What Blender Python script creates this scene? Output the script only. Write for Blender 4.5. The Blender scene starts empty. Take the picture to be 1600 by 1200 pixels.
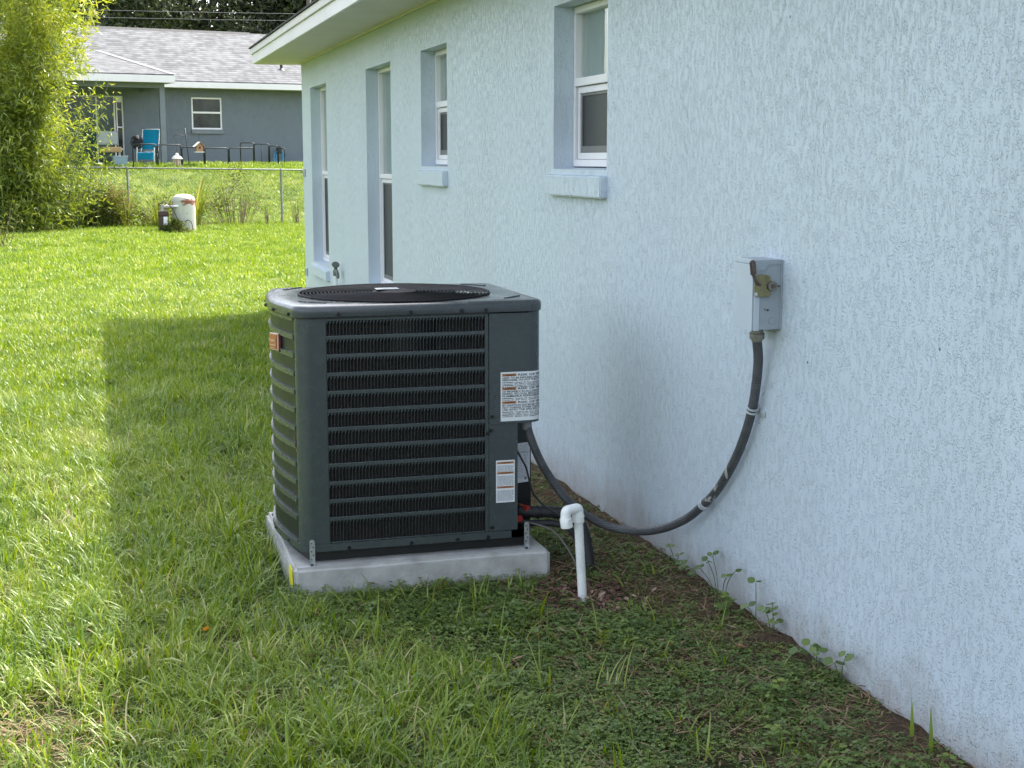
import bpy, bmesh, math, random
import numpy as np
from mathutils import Vector, Matrix, Euler, noise as mnoise

random.seed(7); RNG = np.random.default_rng(11)
S = bpy.context.scene
COL = S.collection
PI = math.pi
R = math.radians

# ------------------------------------------------------------------ camera, sky, sun, exposure
cam_d = bpy.data.cameras.new('camera'); cam = bpy.data.objects.new('camera', cam_d); COL.objects.link(cam)
cam.location = (-2.158, 0.0, 1.6)
cam.rotation_euler = (R(90 - 8.959), 0, R(-16.2015))
cam_d.sensor_width = 36.0; cam_d.lens = 49.95
cam_d.clip_start = 0.05; cam_d.clip_end = 900
S.camera = cam

SUN_VEC = Vector((1.66, 1.50, 2.77)).normalized()
elev = math.asin(SUN_VEC.z); azim = math.atan2(SUN_VEC.x, SUN_VEC.y)
W = bpy.data.worlds.new('World'); S.world = W; W.use_nodes = True
wn = W.node_tree.nodes; wl = W.node_tree.links; wn.clear()
sky = wn.new('ShaderNodeTexSky'); sky.sky_type = 'NISHITA'; sky.sun_disc = False
sky.sun_elevation = elev; sky.sun_rotation = azim
sky.air_density = 1.0; sky.dust_density = 4.0; sky.ozone_density = 1.0; sky.altitude = 20
bg = wn.new('ShaderNodeBackground'); bg.inputs['Strength'].default_value = 0.15
wo = wn.new('ShaderNodeOutputWorld')
hz = wn.new('ShaderNodeHueSaturation'); hz.inputs['Saturation'].default_value = 0.55   # thin humid haze whitens the sky
wl.new(sky.outputs[0], hz.inputs['Color']); wl.new(hz.outputs[0], bg.inputs[0]); wl.new(bg.outputs[0], wo.inputs[0])

sun_d = bpy.data.lights.new('sun', 'SUN'); sun = bpy.data.objects.new('sun', sun_d); COL.objects.link(sun)
sun_d.energy = 2.15; sun_d.angle = R(0.8); sun_d.color = (1.0, 0.94, 0.83)
sun.rotation_euler = SUN_VEC.to_track_quat('Z', 'Y').to_euler(); sun.location = (5, 5, 12)

S.view_settings.view_transform = 'Standard'; S.view_settings.look = 'None'
S.view_settings.exposure = 2.13; S.view_settings.gamma = 1.0
S.view_settings.use_curve_mapping = False
S.render.engine = 'CYCLES'

# ------------------------------------------------------------------ materials
def newmat(name):
    m = bpy.data.materials.new(name); m.use_nodes = True
    n = m.node_tree.nodes; n.clear()
    return m, n, m.node_tree.links
def ramp(n, stops, interp='LINEAR'):
    r = n.new('ShaderNodeValToRGB'); e = r.color_ramp.elements; r.color_ramp.interpolation = interp
    while len(e) < len(stops): e.new(0.5)
    for el, (p, c) in zip(e, stops):
        el.position = p; el.color = (c[0], c[1], c[2], 1) if hasattr(c, '__len__') else (c, c, c, 1)
    return r
def noise_node(n, l, scale, detail=4, rough=0.55, vec=None, stretch=None, distortion=0.0):
    t = n.new('ShaderNodeTexNoise'); t.inputs['Scale'].default_value = scale
    t.inputs['Detail'].default_value = detail; t.inputs['Roughness'].default_value = rough
    t.inputs['Distortion'].default_value = distortion
    if vec is None:
        g = n.new('ShaderNodeNewGeometry'); vec = g.outputs['Position']
    if stretch:
        mp = n.new('ShaderNodeMapping'); mp.inputs['Scale'].default_value = stretch
        l.new(vec, mp.inputs['Vector']); vec = mp.outputs['Vector']
    l.new(vec, t.inputs['Vector'])
    return t
def mixc(n, l, fac, a, b, mode='MIX'):
    m = n.new('ShaderNodeMix'); m.data_type = 'RGBA'; m.blend_type = mode
    for sock, v in ((0, fac), (6, a), (7, b)):
        if isinstance(v, (int, float)): m.inputs[sock].default_value = v
        elif isinstance(v, tuple): m.inputs[sock].default_value = (*v, 1)
        else: l.new(v, m.inputs[sock])
    return m.outputs[2]
def mth(n, l, op, a, b=0.0):
    m = n.new('ShaderNodeMath'); m.operation = op
    for i, v in enumerate((a, b)):
        if isinstance(v, (int, float)): m.inputs[i].default_value = v
        else: l.new(v, m.inputs[i])
    return m.outputs[0]
def paint(name, col, rough=0.5, var=0.12, vscale=6.0, metallic=0.0, bump=0.0, bscale=80.0, spec=0.5, dirt=None, dscale=3.0, damt=0.4, coat=0.0):
    m, n, l = newmat(name)
    p = n.new('ShaderNodeBsdfPrincipled'); o = n.new('ShaderNodeOutputMaterial'); l.new(p.outputs[0], o.inputs[0])
    t = noise_node(n, l, vscale, 5)
    lo = tuple(c * (1 - var) for c in col); hi = tuple(min(1, c * (1 + var)) for c in col)
    r = ramp(n, [(0.3, lo), (0.7, hi)]); l.new(t.outputs[0], r.inputs[0])
    c = r.outputs[0]
    if dirt:
        t2 = noise_node(n, l, dscale, 8, 0.65)
        r2 = ramp(n, [(0.48, 0.0), (0.72, damt)]); l.new(t2.outputs[0], r2.inputs[0])
        c = mixc(n, l, r2.outputs[0], c, dirt)
    l.new(c, p.inputs['Base Color'])
    t3 = noise_node(n, l, vscale * 4, 3)
    r3 = ramp(n, [(0.2, max(0, rough - 0.08)), (0.8, min(1, rough + 0.1))]); l.new(t3.outputs[0], r3.inputs[0])
    l.new(r3.outputs[0], p.inputs['Roughness'])
    p.inputs['Metallic'].default_value = metallic; p.inputs['Specular IOR Level'].default_value = spec
    p.inputs['Coat Weight'].default_value = coat
    if bump:
        b = n.new('ShaderNodeBump'); b.inputs['Strength'].default_value = 1.0; b.inputs['Distance'].default_value = bump
        t4 = noise_node(n, l, bscale, 4); l.new(t4.outputs[0], b.inputs['Height']); l.new(b.outputs[0], p.inputs['Normal'])
    return m

def stucco(name, col, scale=1.0, depth=0.004, stain=None):
    """knock-down stucco: raised flecks on smooth flats, dragged down in vertical runs here and there"""
    m, n, l = newmat(name)
    p = n.new('ShaderNodeBsdfPrincipled'); o = n.new('ShaderNodeOutputMaterial'); l.new(p.outputs[0], o.inputs[0])
    g = n.new('ShaderNodeNewGeometry'); pos = g.outputs['Position']
    warp = noise_node(n, l, 55 * scale, 2, 0.5, pos)
    wv = n.new('ShaderNodeVectorMath'); wv.operation = 'SCALE'; l.new(warp.outputs['Color'], wv.inputs[0]); wv.inputs['Scale'].default_value = 0.018 / scale
    av = n.new('ShaderNodeVectorMath'); av.operation = 'ADD'; l.new(pos, av.inputs[0]); l.new(wv.outputs[0], av.inputs[1])
    a = noise_node(n, l, 88 * scale, 1.5, 0.45, av.outputs[0], (1, 1.05, 0.85))
    blobs = ramp(n, [(0.520, 0.0), (0.625, 1.0)]); l.new(a.outputs[0], blobs.inputs[0])
    pits = ramp(n, [(0.33, 1.0), (0.41, 0.0)]); l.new(a.outputs[0], pits.inputs[0])
    runs = noise_node(n, l, 62 * scale, 2, 0.5, av.outputs[0], (1, 1.15, 0.14))
    rr = ramp(n, [(0.545, 0.0), (0.60, 1.0)]); l.new(runs.outputs[0], rr.inputs[0])
    patch = noise_node(n, l, 18 * scale, 3, 0.6, pos, (1, 1.3, 0.6))
    pr = ramp(n, [(0.42, 0.10), (0.56, 1.0)]); l.new(patch.outputs[0], pr.inputs[0])
    patch2 = noise_node(n, l, 1.3 * scale, 3, 0.6, pos, (1, 1.2, 0.5))
    sx = n.new('ShaderNodeSeparateXYZ'); l.new(pos, sx.inputs[0])
    hz_ = n.new('ShaderNodeMapRange'); hz_.inputs[1].default_value = 0.3; hz_.inputs[2].default_value = 2.4; hz_.inputs[3].default_value = -0.14; hz_.inputs[4].default_value = 0.14
    l.new(sx.outputs[2], hz_.inputs[0])
    pr2 = ramp(n, [(0.48, 0.0), (0.66, 0.8)]); l.new(mth(n, l, 'ADD', patch2.outputs[0], hz_.outputs[0]), pr2.inputs[0])
    h1 = mth(n, l, 'MULTIPLY', blobs.outputs[0], pr.outputs[0])
    h2 = mth(n, l, 'MULTIPLY', mth(n, l, 'MULTIPLY', rr.outputs[0], pr2.outputs[0]), pr.outputs[0])
    fine = noise_node(n, l, 230 * scale, 2, 0.5, pos); und = noise_node(n, l, 2.2, 2, 0.5, pos)
    hh = mth(n, l, 'MAXIMUM', h1, mth(n, l, 'MULTIPLY', h2, 1.5))
    hh = mth(n, l, 'SUBTRACT', hh, mth(n, l, 'MULTIPLY', mth(n, l, 'MULTIPLY', pits.outputs[0], pr.outputs[0]), 0.15))
    hh = mth(n, l, 'ADD', hh, mth(n, l, 'MULTIPLY', fine.outputs[0], 0.15)); hh = mth(n, l, 'ADD', hh, mth(n, l, 'MULTIPLY', und.outputs[0], 2.0))
    b = n.new('ShaderNodeBump'); b.inputs['Strength'].default_value = 1.0; b.inputs['Distance'].default_value = depth
    l.new(hh, b.inputs['Height']); l.new(b.outputs[0], p.inputs['Normal'])
    t = noise_node(n, l, 1.3, 5, 0.6, pos)
    r = ramp(n, [(0.3, tuple(c * 0.95 for c in col)), (0.7, tuple(min(1, c * 1.03) for c in col))]); l.new(t.outputs[0], r.inputs[0])
    drip = noise_node(n, l, 3.2, 5, 0.65, pos, (1, 1.6, 0.10)); dpr = ramp(n, [(0.50, 0.0), (0.74, 0.30)]); l.new(drip.outputs[0], dpr.inputs[0])
    c = mixc(n, l, dpr.outputs[0], r.outputs[0], tuple(x * y for x, y in zip(col, (0.84, 0.86, 0.86))))
    # faint darker tone in the pits, a few specks, splash-back soil at the foot of the wall
    rim = ramp(n, [(0.455, 0.0), (0.50, 1.0), (0.525, 1.0), (0.56, 0.0)]); l.new(a.outputs[0], rim.inputs[0])
    rim2 = mth(n, l, 'MULTIPLY', rim.outputs[0], pr.outputs[0])
    rim3 = mth(n, l, 'ADD', mth(n, l, 'MULTIPLY', rim2, 0.0), mth(n, l, 'MULTIPLY', mth(n, l, 'MULTIPLY', pits.outputs[0], pr.outputs[0]), 0.03))
    c = mixc(n, l, rim3, c, tuple(x * 0.60 for x in col))
    if stain:
        sp = n.new('ShaderNodeTexVoronoi'); sp.inputs['Scale'].default_value = 4.2; l.new(pos, sp.inputs['Vector'])
        spr = ramp(n, [(0.018, 0.9), (0.028, 0.0)]); l.new(sp.outputs['Distance'], spr.inputs[0])
        c = mixc(n, l, spr.outputs[0], c, (0.03, 0.03, 0.03))
        d2 = noise_node(n, l, 7, 6, 0.7, pos, (1, 1, 0.6))
        zz = mth(n, l, 'SUBTRACT', mth(n, l, 'MULTIPLY', d2.outputs[0], 0.42), sx.outputs[2])
        zr = ramp(n, [(0.0, 0.0), (0.20, 0.6)]); l.new(zz, zr.inputs[0])
        c = mixc(n, l, zr.outputs[0], c, stain)
        dot = noise_node(n, l, 95, 2, 0.5, pos)
        z2 = mth(n, l, 'SUBTRACT', 0.42, sx.outputs[2]); z2r = ramp(n, [(0.0, 0.0), (0.4, 1.0)]); l.new(z2, z2r.inputs[0])
        dr = ramp(n, [(0.64, 0.0), (0.70, 0.7)]); l.new(dot.outputs[0], dr.inputs[0])
        c = mixc(n, l, mth(n, l, 'MULTIPLY', dr.outputs[0], z2r.outputs[0]), c, (0.10, 0.08, 0.06))
    l.new(c, p.inputs['Base Color']); p.inputs['Roughness'].default_value = 0.42
    p.inputs['Specular IOR Level'].default_value = 0.55
    return m

def leafmat(name, stops, trans=0.45, rough=0.45, gloss=0.08, patch=None, vary=0.5):
    """two-sided leaf: diffuse + translucent + a little gloss, colour picked per leaf (tint) and per instance"""
    m, n, l = newmat(name)
    o = n.new('ShaderNodeOutputMaterial')
    at = n.new('ShaderNodeAttribute'); at.attribute_name = 'tint'
    oi = n.new('ShaderNodeObjectInfo')
    f = mth(n, l, 'ADD', mth(n, l, 'MULTIPLY', at.outputs['Fac'], 1 - vary), mth(n, l, 'MULTIPLY', oi.outputs['Random'], vary))
    if patch:
        t = noise_node(n, l, patch[0], 4, 0.6)
        pr = ramp(n, [(0.35, -patch[1]), (0.65, patch[1])]);
        mr = n.new('ShaderNodeMapRange'); mr.inputs[1].default_value = 0.3; mr.inputs[2].default_value = 0.7
        mr.inputs[3].default_value = -patch[1]; mr.inputs[4].default_value = patch[1]
        l.new(t.outputs[0], mr.inputs[0]); f = mth(n, l, 'ADD', f, mr.outputs[0])
    r = ramp(n, stops); l.new(f, r.inputs[0])
    d = n.new('ShaderNodeBsdfDiffuse'); tr = n.new('ShaderNodeBsdfTranslucent'); gl = n.new('ShaderNodeBsdfGlossy')
    l.new(r.outputs[0], d.inputs[0])
    hs = n.new('ShaderNodeHueSaturation'); hs.inputs['Hue'].default_value = 0.485; hs.inputs['Saturation'].default_value = 1.12; hs.inputs['Value'].default_value = 1.25
    l.new(r.outputs[0], hs.inputs['Color']); l.new(hs.outputs[0], tr.inputs[0])
    gl.inputs['Roughness'].default_value = rough; gl.inputs[0].default_value = (0.9, 0.95, 0.85, 1)
    m1 = n.new('ShaderNodeMixShader'); m1.inputs[0].default_value = trans; l.new(d.outputs[0], m1.inputs[1]); l.new(tr.outputs[0], m1.inputs[2])
    fr = n.new('ShaderNodeLayerWeight'); fr.inputs[0].default_value = 0.35
    fg = mth(n, l, 'MULTIPLY', mth(n, l, 'ADD', mth(n, l, 'POWER', fr.outputs['Facing'], 2.0), 0.25), gloss)
    m2 = n.new('ShaderNodeMixShader'); l.new(fg, m2.inputs[0]); l.new(m1.outputs[0], m2.inputs[1]); l.new(gl.outputs[0], m2.inputs[2])
    l.new(m2.outputs[0], o.inputs[0])
    return m

def glassmat(name, tint=(0.90, 0.94, 0.92), reflect=1.0):
    m, n, l = newmat(name); o = n.new('ShaderNodeOutputMaterial')
    t = n.new('ShaderNodeBsdfTransparent'); t.inputs[0].default_value = (*tint, 1)
    g = n.new('ShaderNodeBsdfGlossy'); g.inputs['Roughness'].default_value = 0.015
    lw = n.new('ShaderNodeLayerWeight'); lw.inputs[0].default_value = 0.5
    w = noise_node(n, l, 2.5, 2); b = n.new('ShaderNodeBump'); b.inputs['Distance'].default_value = 0.002; l.new(w.outputs[0], b.inputs['Height']); l.new(b.outputs[0], g.inputs['Normal'])
    fm = mth(n, l, 'MULTIPLY', mth(n, l, 'ADD', mth(n, l, 'MULTIPLY', mth(n, l, 'POWER', lw.outputs['Facing'], 3.0), 0.75), 0.07), reflect)
    mx = n.new('ShaderNodeMixShader'); l.new(fm, mx.inputs[0]); l.new(t.outputs[0], mx.inputs[1]); l.new(g.outputs[0], mx.inputs[2])
    l.new(mx.outputs[0], o.inputs[0]); return m

M = {}
M['stucco'] = stucco('pale_blue_stucco', (0.568, 0.648, 0.712), 2.0, 0.0023, stain=(0.30, 0.25, 0.20))
M['reveal'] = stucco('reveal_stucco', (0.568, 0.648, 0.712), 1.2, 0.0014)
M['sill'] = stucco('sill_stucco', (0.568, 0.648, 0.712), 1.3, 0.0026)
M['white'] = paint('white_vinyl', (0.82, 0.80, 0.81), 0.35, 0.03)
M['fascia'] = paint('white_aluminium_fascia', (0.84, 0.79, 0.81), 0.4, 0.04, 2.0, dirt=(0.5, 0.5, 0.45), dscale=2.5, damt=0.25)
M['fascia2'] = paint('cream_trim', (0.72, 0.675, 0.66), 0.5, 0.05, 2.0)
M['soffit'] = paint('vinyl_soffit', (0.72, 0.66, 0.61), 0.5, 0.05, 2.0)
M['shingle_dark'] = paint('dark_shingle_edge', (0.06, 0.06, 0.06), 0.9, 0.2, 30, bump=0.004, bscale=120)
M['glass'] = glassmat('window_glass')
M['blind'] = paint('grey_curtain', (0.50, 0.53, 0.515), 0.8, 0.10, 3.0)
M['screen'] = paint('insect_screen', (0.035, 0.036, 0.036), 0.45, 0.15, 40, bump=0.0006, bscale=600)
M['screenbar'] = paint('bronze_screen_frame', (0.16, 0.16, 0.155), 0.45, 0.1)
M['dark'] = paint('dark_void', (0.012, 0.012, 0.012), 0.9, 0.1)
M['ac'] = paint('slate_enamel', (0.054, 0.066, 0.067), 0.25, 0.06, 5.0, spec=0.5, dirt=(0.070, 0.072, 0.066), dscale=60, damt=0.22)
M['acshade'] = paint('slate_enamel_shaded', (0.024, 0.030, 0.033), 0.35, 0.06, 5.0)  # enamel darkened so the shade between the left bands is in the colour
M['actop'] = paint('slate_enamel_top', (0.060, 0.069, 0.074), 0.22, 0.06, 5.0, spec=0.55, dirt=(0.10, 0.10, 0.097), dscale=70, damt=0.30)
M['grille'] = paint('black_wire', (0.008, 0.008, 0.009), 0.6, 0.1, spec=0.2)
M['coil'] = paint('condenser_coil', (0.026, 0.020, 0.017), 0.6, 0.6, 70, bump=0.002, bscale=300)
M['screw'] = paint('black_screw', (0.01, 0.01, 0.01), 0.4, 0.1)
M['galv'] = paint('galvanised_steel', (0.50, 0.52, 0.53), 0.42, 0.25, 45, metallic=0.75, dirt=(0.28, 0.26, 0.24), dscale=30, damt=0.5)
M['label'] = paint('label_white', (0.74, 0.76, 0.77), 0.5, 0.04, 12)
M['labelgrey'] = paint('label_silver', (0.68, 0.69, 0.73), 0.45, 0.06, 12)
M['orange'] = paint('warning_orange', (0.42, 0.17, 0.055), 0.55, 0.06, 30)
M['ink'] = paint('label_ink', (0.035, 0.035, 0.045), 0.6, 0.05)
M['inkpale'] = paint('label_ink_grey', (0.20, 0.21, 0.24), 0.6, 0.05)
M['badge'] = paint('orange_badge', (0.42, 0.075, 0.035), 0.35, 0.15, 40)
M['badgerim'] = paint('badge_rim', (0.52, 0.36, 0.28), 0.35, 0.06, 40)
M['badgeedge'] = paint('badge_edge', (0.12, 0.012, 0.012), 0.4, 0.1)
M['concrete'] = paint('cast_concrete', (0.43, 0.425, 0.40), 0.85, 0.16, 14, bump=0.0025, bscale=90, dirt=(0.20, 0.19, 0.165), dscale=6, damt=0.55)
M['yellow'] = paint('yellow_sticker', (0.72, 0.68, 0.03), 0.5, 0.15, 60)
M['pvc'] = paint('white_pvc', (0.80, 0.81, 0.78), 0.28, 0.04, 8, dirt=(0.45, 0.42, 0.36), dscale=14, damt=0.35)
M['foam'] = paint('black_foam_insulation', (0.014, 0.014, 0.016), 0.6, 0.3, 40, bump=0.003, bscale=70)
M['cable'] = paint('black_cable', (0.016, 0.016, 0.018), 0.4, 0.1)
M['cablegrey'] = paint('grey_brown_cable', (0.10, 0.09, 0.075), 0.6, 0.2)
M['copper'] = paint('copper_tube', (0.50, 0.16, 0.08), 0.4, 0.4, 40, metallic=0.6)
M['redcap'] = paint('red_cap', (0.35, 0.02, 0.015), 0.45, 0.1)
M['fitting'] = paint('grey_fitting', (0.20, 0.21, 0.22), 0.45, 0.1)
M['fitrust'] = paint('weathered_fitting', (0.24, 0.225, 0.19), 0.5, 0.25, 50, metallic=0.5)
M['boxgrey'] = paint('grey_enamel', (0.33, 0.37, 0.405), 0.42, 0.06, 8, dirt=(0.25, 0.26, 0.26), dscale=14, damt=0.4)
M['boxwhite'] = paint('pale_blue_steel', (0.50, 0.56, 0.61), 0.45, 0.05, 8, dirt=(0.42, 0.44, 0.46), dscale=18, damt=0.4)  # paler than the grey enclosure, near the wall tone
M['clampgrey'] = paint('painted_clamp', (0.40, 0.43, 0.44), 0.45, 0.25, 60)
M['brass'] = paint('aged_brass', (0.235, 0.215, 0.105), 0.5, 0.2, 60, metallic=0.35, dirt=(0.11, 0.09, 0.06), dscale=70, damt=0.5)
M['rustbar'] = paint('rusty_handle', (0.125, 0.095, 0.08), 0.75, 0.3, 90, bump=0.001, bscale=300)
M['oldbronze'] = paint('oxidised_tap', (0.13, 0.14, 0.12), 0.5, 0.3, 60, metallic=0.5)
M['mulch'] = paint('red_mulch', (0.13, 0.060, 0.045), 0.9, 0.5, 60, bump=0.003, bscale=120)
M['chippale'] = paint('pale_chip', (0.40, 0.27, 0.20), 0.9, 0.3, 60)

def conduit_mat():
    m, n, l = newmat('grey_liquidtight_conduit')
    p = n.new('ShaderNodeBsdfPrincipled'); o = n.new('ShaderNodeOutputMaterial'); l.new(p.outputs[0], o.inputs[0])
    t = noise_node(n, l, 9, 4, 0.6, None, (1, 1, 0.4), 0.6)
    g = n.new('ShaderNodeNewGeometry'); sx = n.new('ShaderNodeSeparateXYZ'); l.new(g.outputs['Position'], sx.inputs[0])
    up = mth(n, l, 'MULTIPLY', mth(n, l, 'GREATER_THAN', sx.outputs[2], 0.36), mth(n, l, 'LESS_THAN', sx.outputs[1], 4.75))
    r = ramp(n, [(0.555, 0.0), (0.57, 1.0)]); l.new(t.outputs[0], r.inputs[0])
    fac = mth(n, l, 'MULTIPLY', r.outputs[0], up)
    t2 = noise_node(n, l, 30, 4); r2 = ramp(n, [(0.3, (0.055, 0.058, 0.062)), (0.7, (0.085, 0.088, 0.092))]); l.new(t2.outputs[0], r2.inputs[0])
    c = mixc(n, l, fac, r2.outputs[0], (0.42, 0.41, 0.38)); l.new(c, p.inputs['Base Color'])
    p.inputs['Roughness'].default_value = 0.42
    w = n.new('ShaderNodeTexWave'); w.wave_type = 'BANDS'; w.bands_direction = 'Z'; w.inputs['Scale'].default_value = 45; w.inputs['Distortion'].default_value = 0.4
    l.new(g.outputs['Position'], w.inputs['Vector'])
    b = n.new('ShaderNodeBump'); b.inputs['Distance'].default_value = 0.0012; l.new(w.outputs[0], b.inputs['Height']); l.new(b.outputs[0], p.inputs['Normal'])
    return m
M['conduit'] = conduit_mat()

# far things
M['greystucco'] = stucco('grey_stucco', (0.122, 0.150, 0.180), 0.5, 0.004)
M['postgrey'] = paint('grey_painted_post', (0.165, 0.19, 0.215), 0.6, 0.06)
M['fasciafar'] = paint('white_far_fascia', (0.80, 0.76, 0.78), 0.45, 0.03)
M['darkglass'] = paint('dark_window_glass', (0.03, 0.04, 0.038), 0.06, 0.7, 2.2, spec=0.8)
M['tealglass'] = paint('tinted_door_glass', (0.03, 0.075, 0.065), 0.08, 0.35, 1.5, spec=0.8)
M['blackmetal'] = paint('black_powdercoat', (0.012, 0.013, 0.016), 0.45, 0.1)
M['bluefabric'] = paint('turquoise_sling', (0.0, 0.36, 0.58), 0.7, 0.08, 20)
M['whitemetal'] = paint('white_tube', (0.72, 0.74, 0.74), 0.4, 0.05)
M['bluehose'] = paint('blue_hose', (0.08, 0.32, 0.52), 0.45, 0.1)
M['wood'] = paint('cedar_wood', (0.38, 0.21, 0.12), 0.7, 0.2, 20)
M['tinroof'] = paint('pale_tin', (0.74, 0.72, 0.68), 0.45, 0.06)
M['seed'] = paint('feeder_seed', (0.45, 0.33, 0.22), 0.7, 0.3, 60)
M['tan'] = paint('tan_board', (0.40, 0.27, 0.13), 0.7, 0.15, 8)
M['palegrey'] = paint('pale_grey_plastic', (0.36, 0.40, 0.40), 0.6, 0.08)
M['bluegrey'] = paint('blue_grey_plastic', (0.22, 0.32, 0.38), 0.5, 0.1)
M['hipcap'] = paint('pale_hip_shingle', (0.19, 0.19, 0.195), 0.85, 0.15, 20)
M['slab'] = paint('porch_concrete', (0.32, 0.32, 0.31), 0.85, 0.12, 6)
M['fence'] = paint('galvanised_fence', (0.20, 0.215, 0.21), 0.5, 0.12, 20, metallic=0.4)
M['brownplastic'] = paint('dark_brown_casing', (0.045, 0.022, 0.018), 0.4, 0.15)
M['pumpmetal'] = paint('pump_metal', (0.36, 0.33, 0.31), 0.4, 0.3, 30, metallic=0.5)
M['bark'] = paint('grey_bark', (0.085, 0.075, 0.062), 0.95, 0.35, 5, bump=0.03, bscale=9)
M['polewood'] = paint('weathered_pole', (0.10, 0.085, 0.07), 0.9, 0.2, 8)
M['wire'] = paint('power_wire', (0.16, 0.17, 0.17), 0.5, 0.05)
M['culm'] = paint('bamboo_culm', (0.16, 0.19, 0.05), 0.4, 0.25, 6)
M['stem'] = paint('green_stem', (0.07, 0.10, 0.03), 0.6, 0.25, 40)
M['drystem'] = paint('dry_stem', (0.15, 0.105, 0.065), 0.85, 0.3, 30)

def tank_mat():
    m, n, l = newmat('rusty_white_tank')
    p = n.new('ShaderNodeBsdfPrincipled'); o = n.new('ShaderNodeOutputMaterial'); l.new(p.outputs[0], o.inputs[0])
    g = n.new('ShaderNodeNewGeometry'); sx = n.new('ShaderNodeSeparateXYZ'); l.new(g.outputs['Position'], sx.inputs[0])
    t = noise_node(n, l, 7, 6, 0.65, None, (1, 1, 2.2))
    # rust ring where the dome meets the shell, heavier on the right
    dz = mth(n, l, 'ABSOLUTE', mth(n, l, 'SUBTRACT', sx.outputs[2], 0.715))
    ring = ramp(n, [(0.0, 0.36), (0.10, 0.0)]); l.new(dz, ring.inputs[0])
    side = n.new('ShaderNodeMapRange'); side.inputs[1].default_value = -0.52; side.inputs[2].default_value = -0.18
    side.inputs[3].default_value = 0.25; side.inputs[4].default_value = 1.1; l.new(sx.outputs[0], side.inputs[0])
    f = mth(n, l, 'ADD', t.outputs[0], mth(n, l, 'MULTIPLY', ring.outputs[0], side.outputs[0]))
    r = ramp(n, [(0.60, 0.0), (0.70, 1.0)]); l.new(f, r.inputs[0])
    c = mixc(n, l, r.outputs[0], (0.44, 0.44, 0.38), (0.20, 0.062, 0.022))
    t2 = noise_node(n, l, 5, 5, 0.6, None, (1, 1, 0.35)); r2 = ramp(n, [(0.5, 0.0), (0.75, 0.5)]); l.new(t2.outputs[0], r2.inputs[0])
    c = mixc(n, l, r2.outputs[0], c, (0.28, 0.30, 0.21)); l.new(c, p.inputs['Base Color']); p.inputs['Roughness'].default_value = 0.55
    return m
M['tank'] = tank_mat()

def shingle_mat():
    m, n, l = newmat('grey_shingle_roof')
    p = n.new('ShaderNodeBsdfPrincipled'); o = n.new('ShaderNodeOutputMaterial'); l.new(p.outputs[0], o.inputs[0])
    tc = n.new('ShaderNodeTexCoord'); mp = n.new('ShaderNodeMapping'); l.new(tc.outputs['Object'], mp.inputs['Vector'])
    sx = n.new('ShaderNodeSeparateXYZ'); l.new(mp.outputs[0], sx.inputs[0])
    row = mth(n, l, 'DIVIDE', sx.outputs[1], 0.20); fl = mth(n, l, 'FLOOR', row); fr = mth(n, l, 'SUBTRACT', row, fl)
    wn_ = n.new('ShaderNodeTexWhiteNoise'); wn_.noise_dimensions = '1D'; l.new(fl, wn_.inputs['W'])
    cx = n.new('ShaderNodeCombineXYZ'); l.new(mth(n, l, 'ADD', sx.outputs[0], mth(n, l, 'MULTIPLY', wn_.outputs[0], 40)), cx.inputs[0]); l.new(mth(n, l, 'MULTIPLY', fl, 3.7), cx.inputs[1])
    tab = n.new('ShaderNodeTexNoise'); tab.inputs['Scale'].default_value = 3.4; tab.inputs['Detail'].default_value = 1.5; l.new(cx.outputs[0], tab.inputs['Vector'])
    tr = ramp(n, [(0.36, (0.090, 0.093, 0.097)), (0.47, (0.114, 0.117, 0.122)), (0.53, (0.130, 0.134, 0.139)), (0.64, (0.154, 0.158, 0.163))]); l.new(tab.outputs[0], tr.inputs[0])
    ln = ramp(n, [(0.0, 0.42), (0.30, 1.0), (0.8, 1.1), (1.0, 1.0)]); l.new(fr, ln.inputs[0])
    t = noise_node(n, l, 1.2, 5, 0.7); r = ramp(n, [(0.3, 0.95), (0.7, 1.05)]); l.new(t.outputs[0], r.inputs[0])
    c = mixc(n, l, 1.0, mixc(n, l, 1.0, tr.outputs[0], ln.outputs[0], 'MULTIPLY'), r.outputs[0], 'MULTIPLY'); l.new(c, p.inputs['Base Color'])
    p.inputs['Specular IOR Level'].default_value = 0.12
    gr = noise_node(n, l, 60, 3, 0.6); b = n.new('ShaderNodeBump'); b.inputs['Distance'].default_value = 0.006; l.new(gr.outputs[0], b.inputs['Height']); l.new(b.outputs[0], p.inputs['Normal'])
    p.inputs['Roughness'].default_value = 0.85
    return m
M['shingle'] = shingle_mat()

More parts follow.
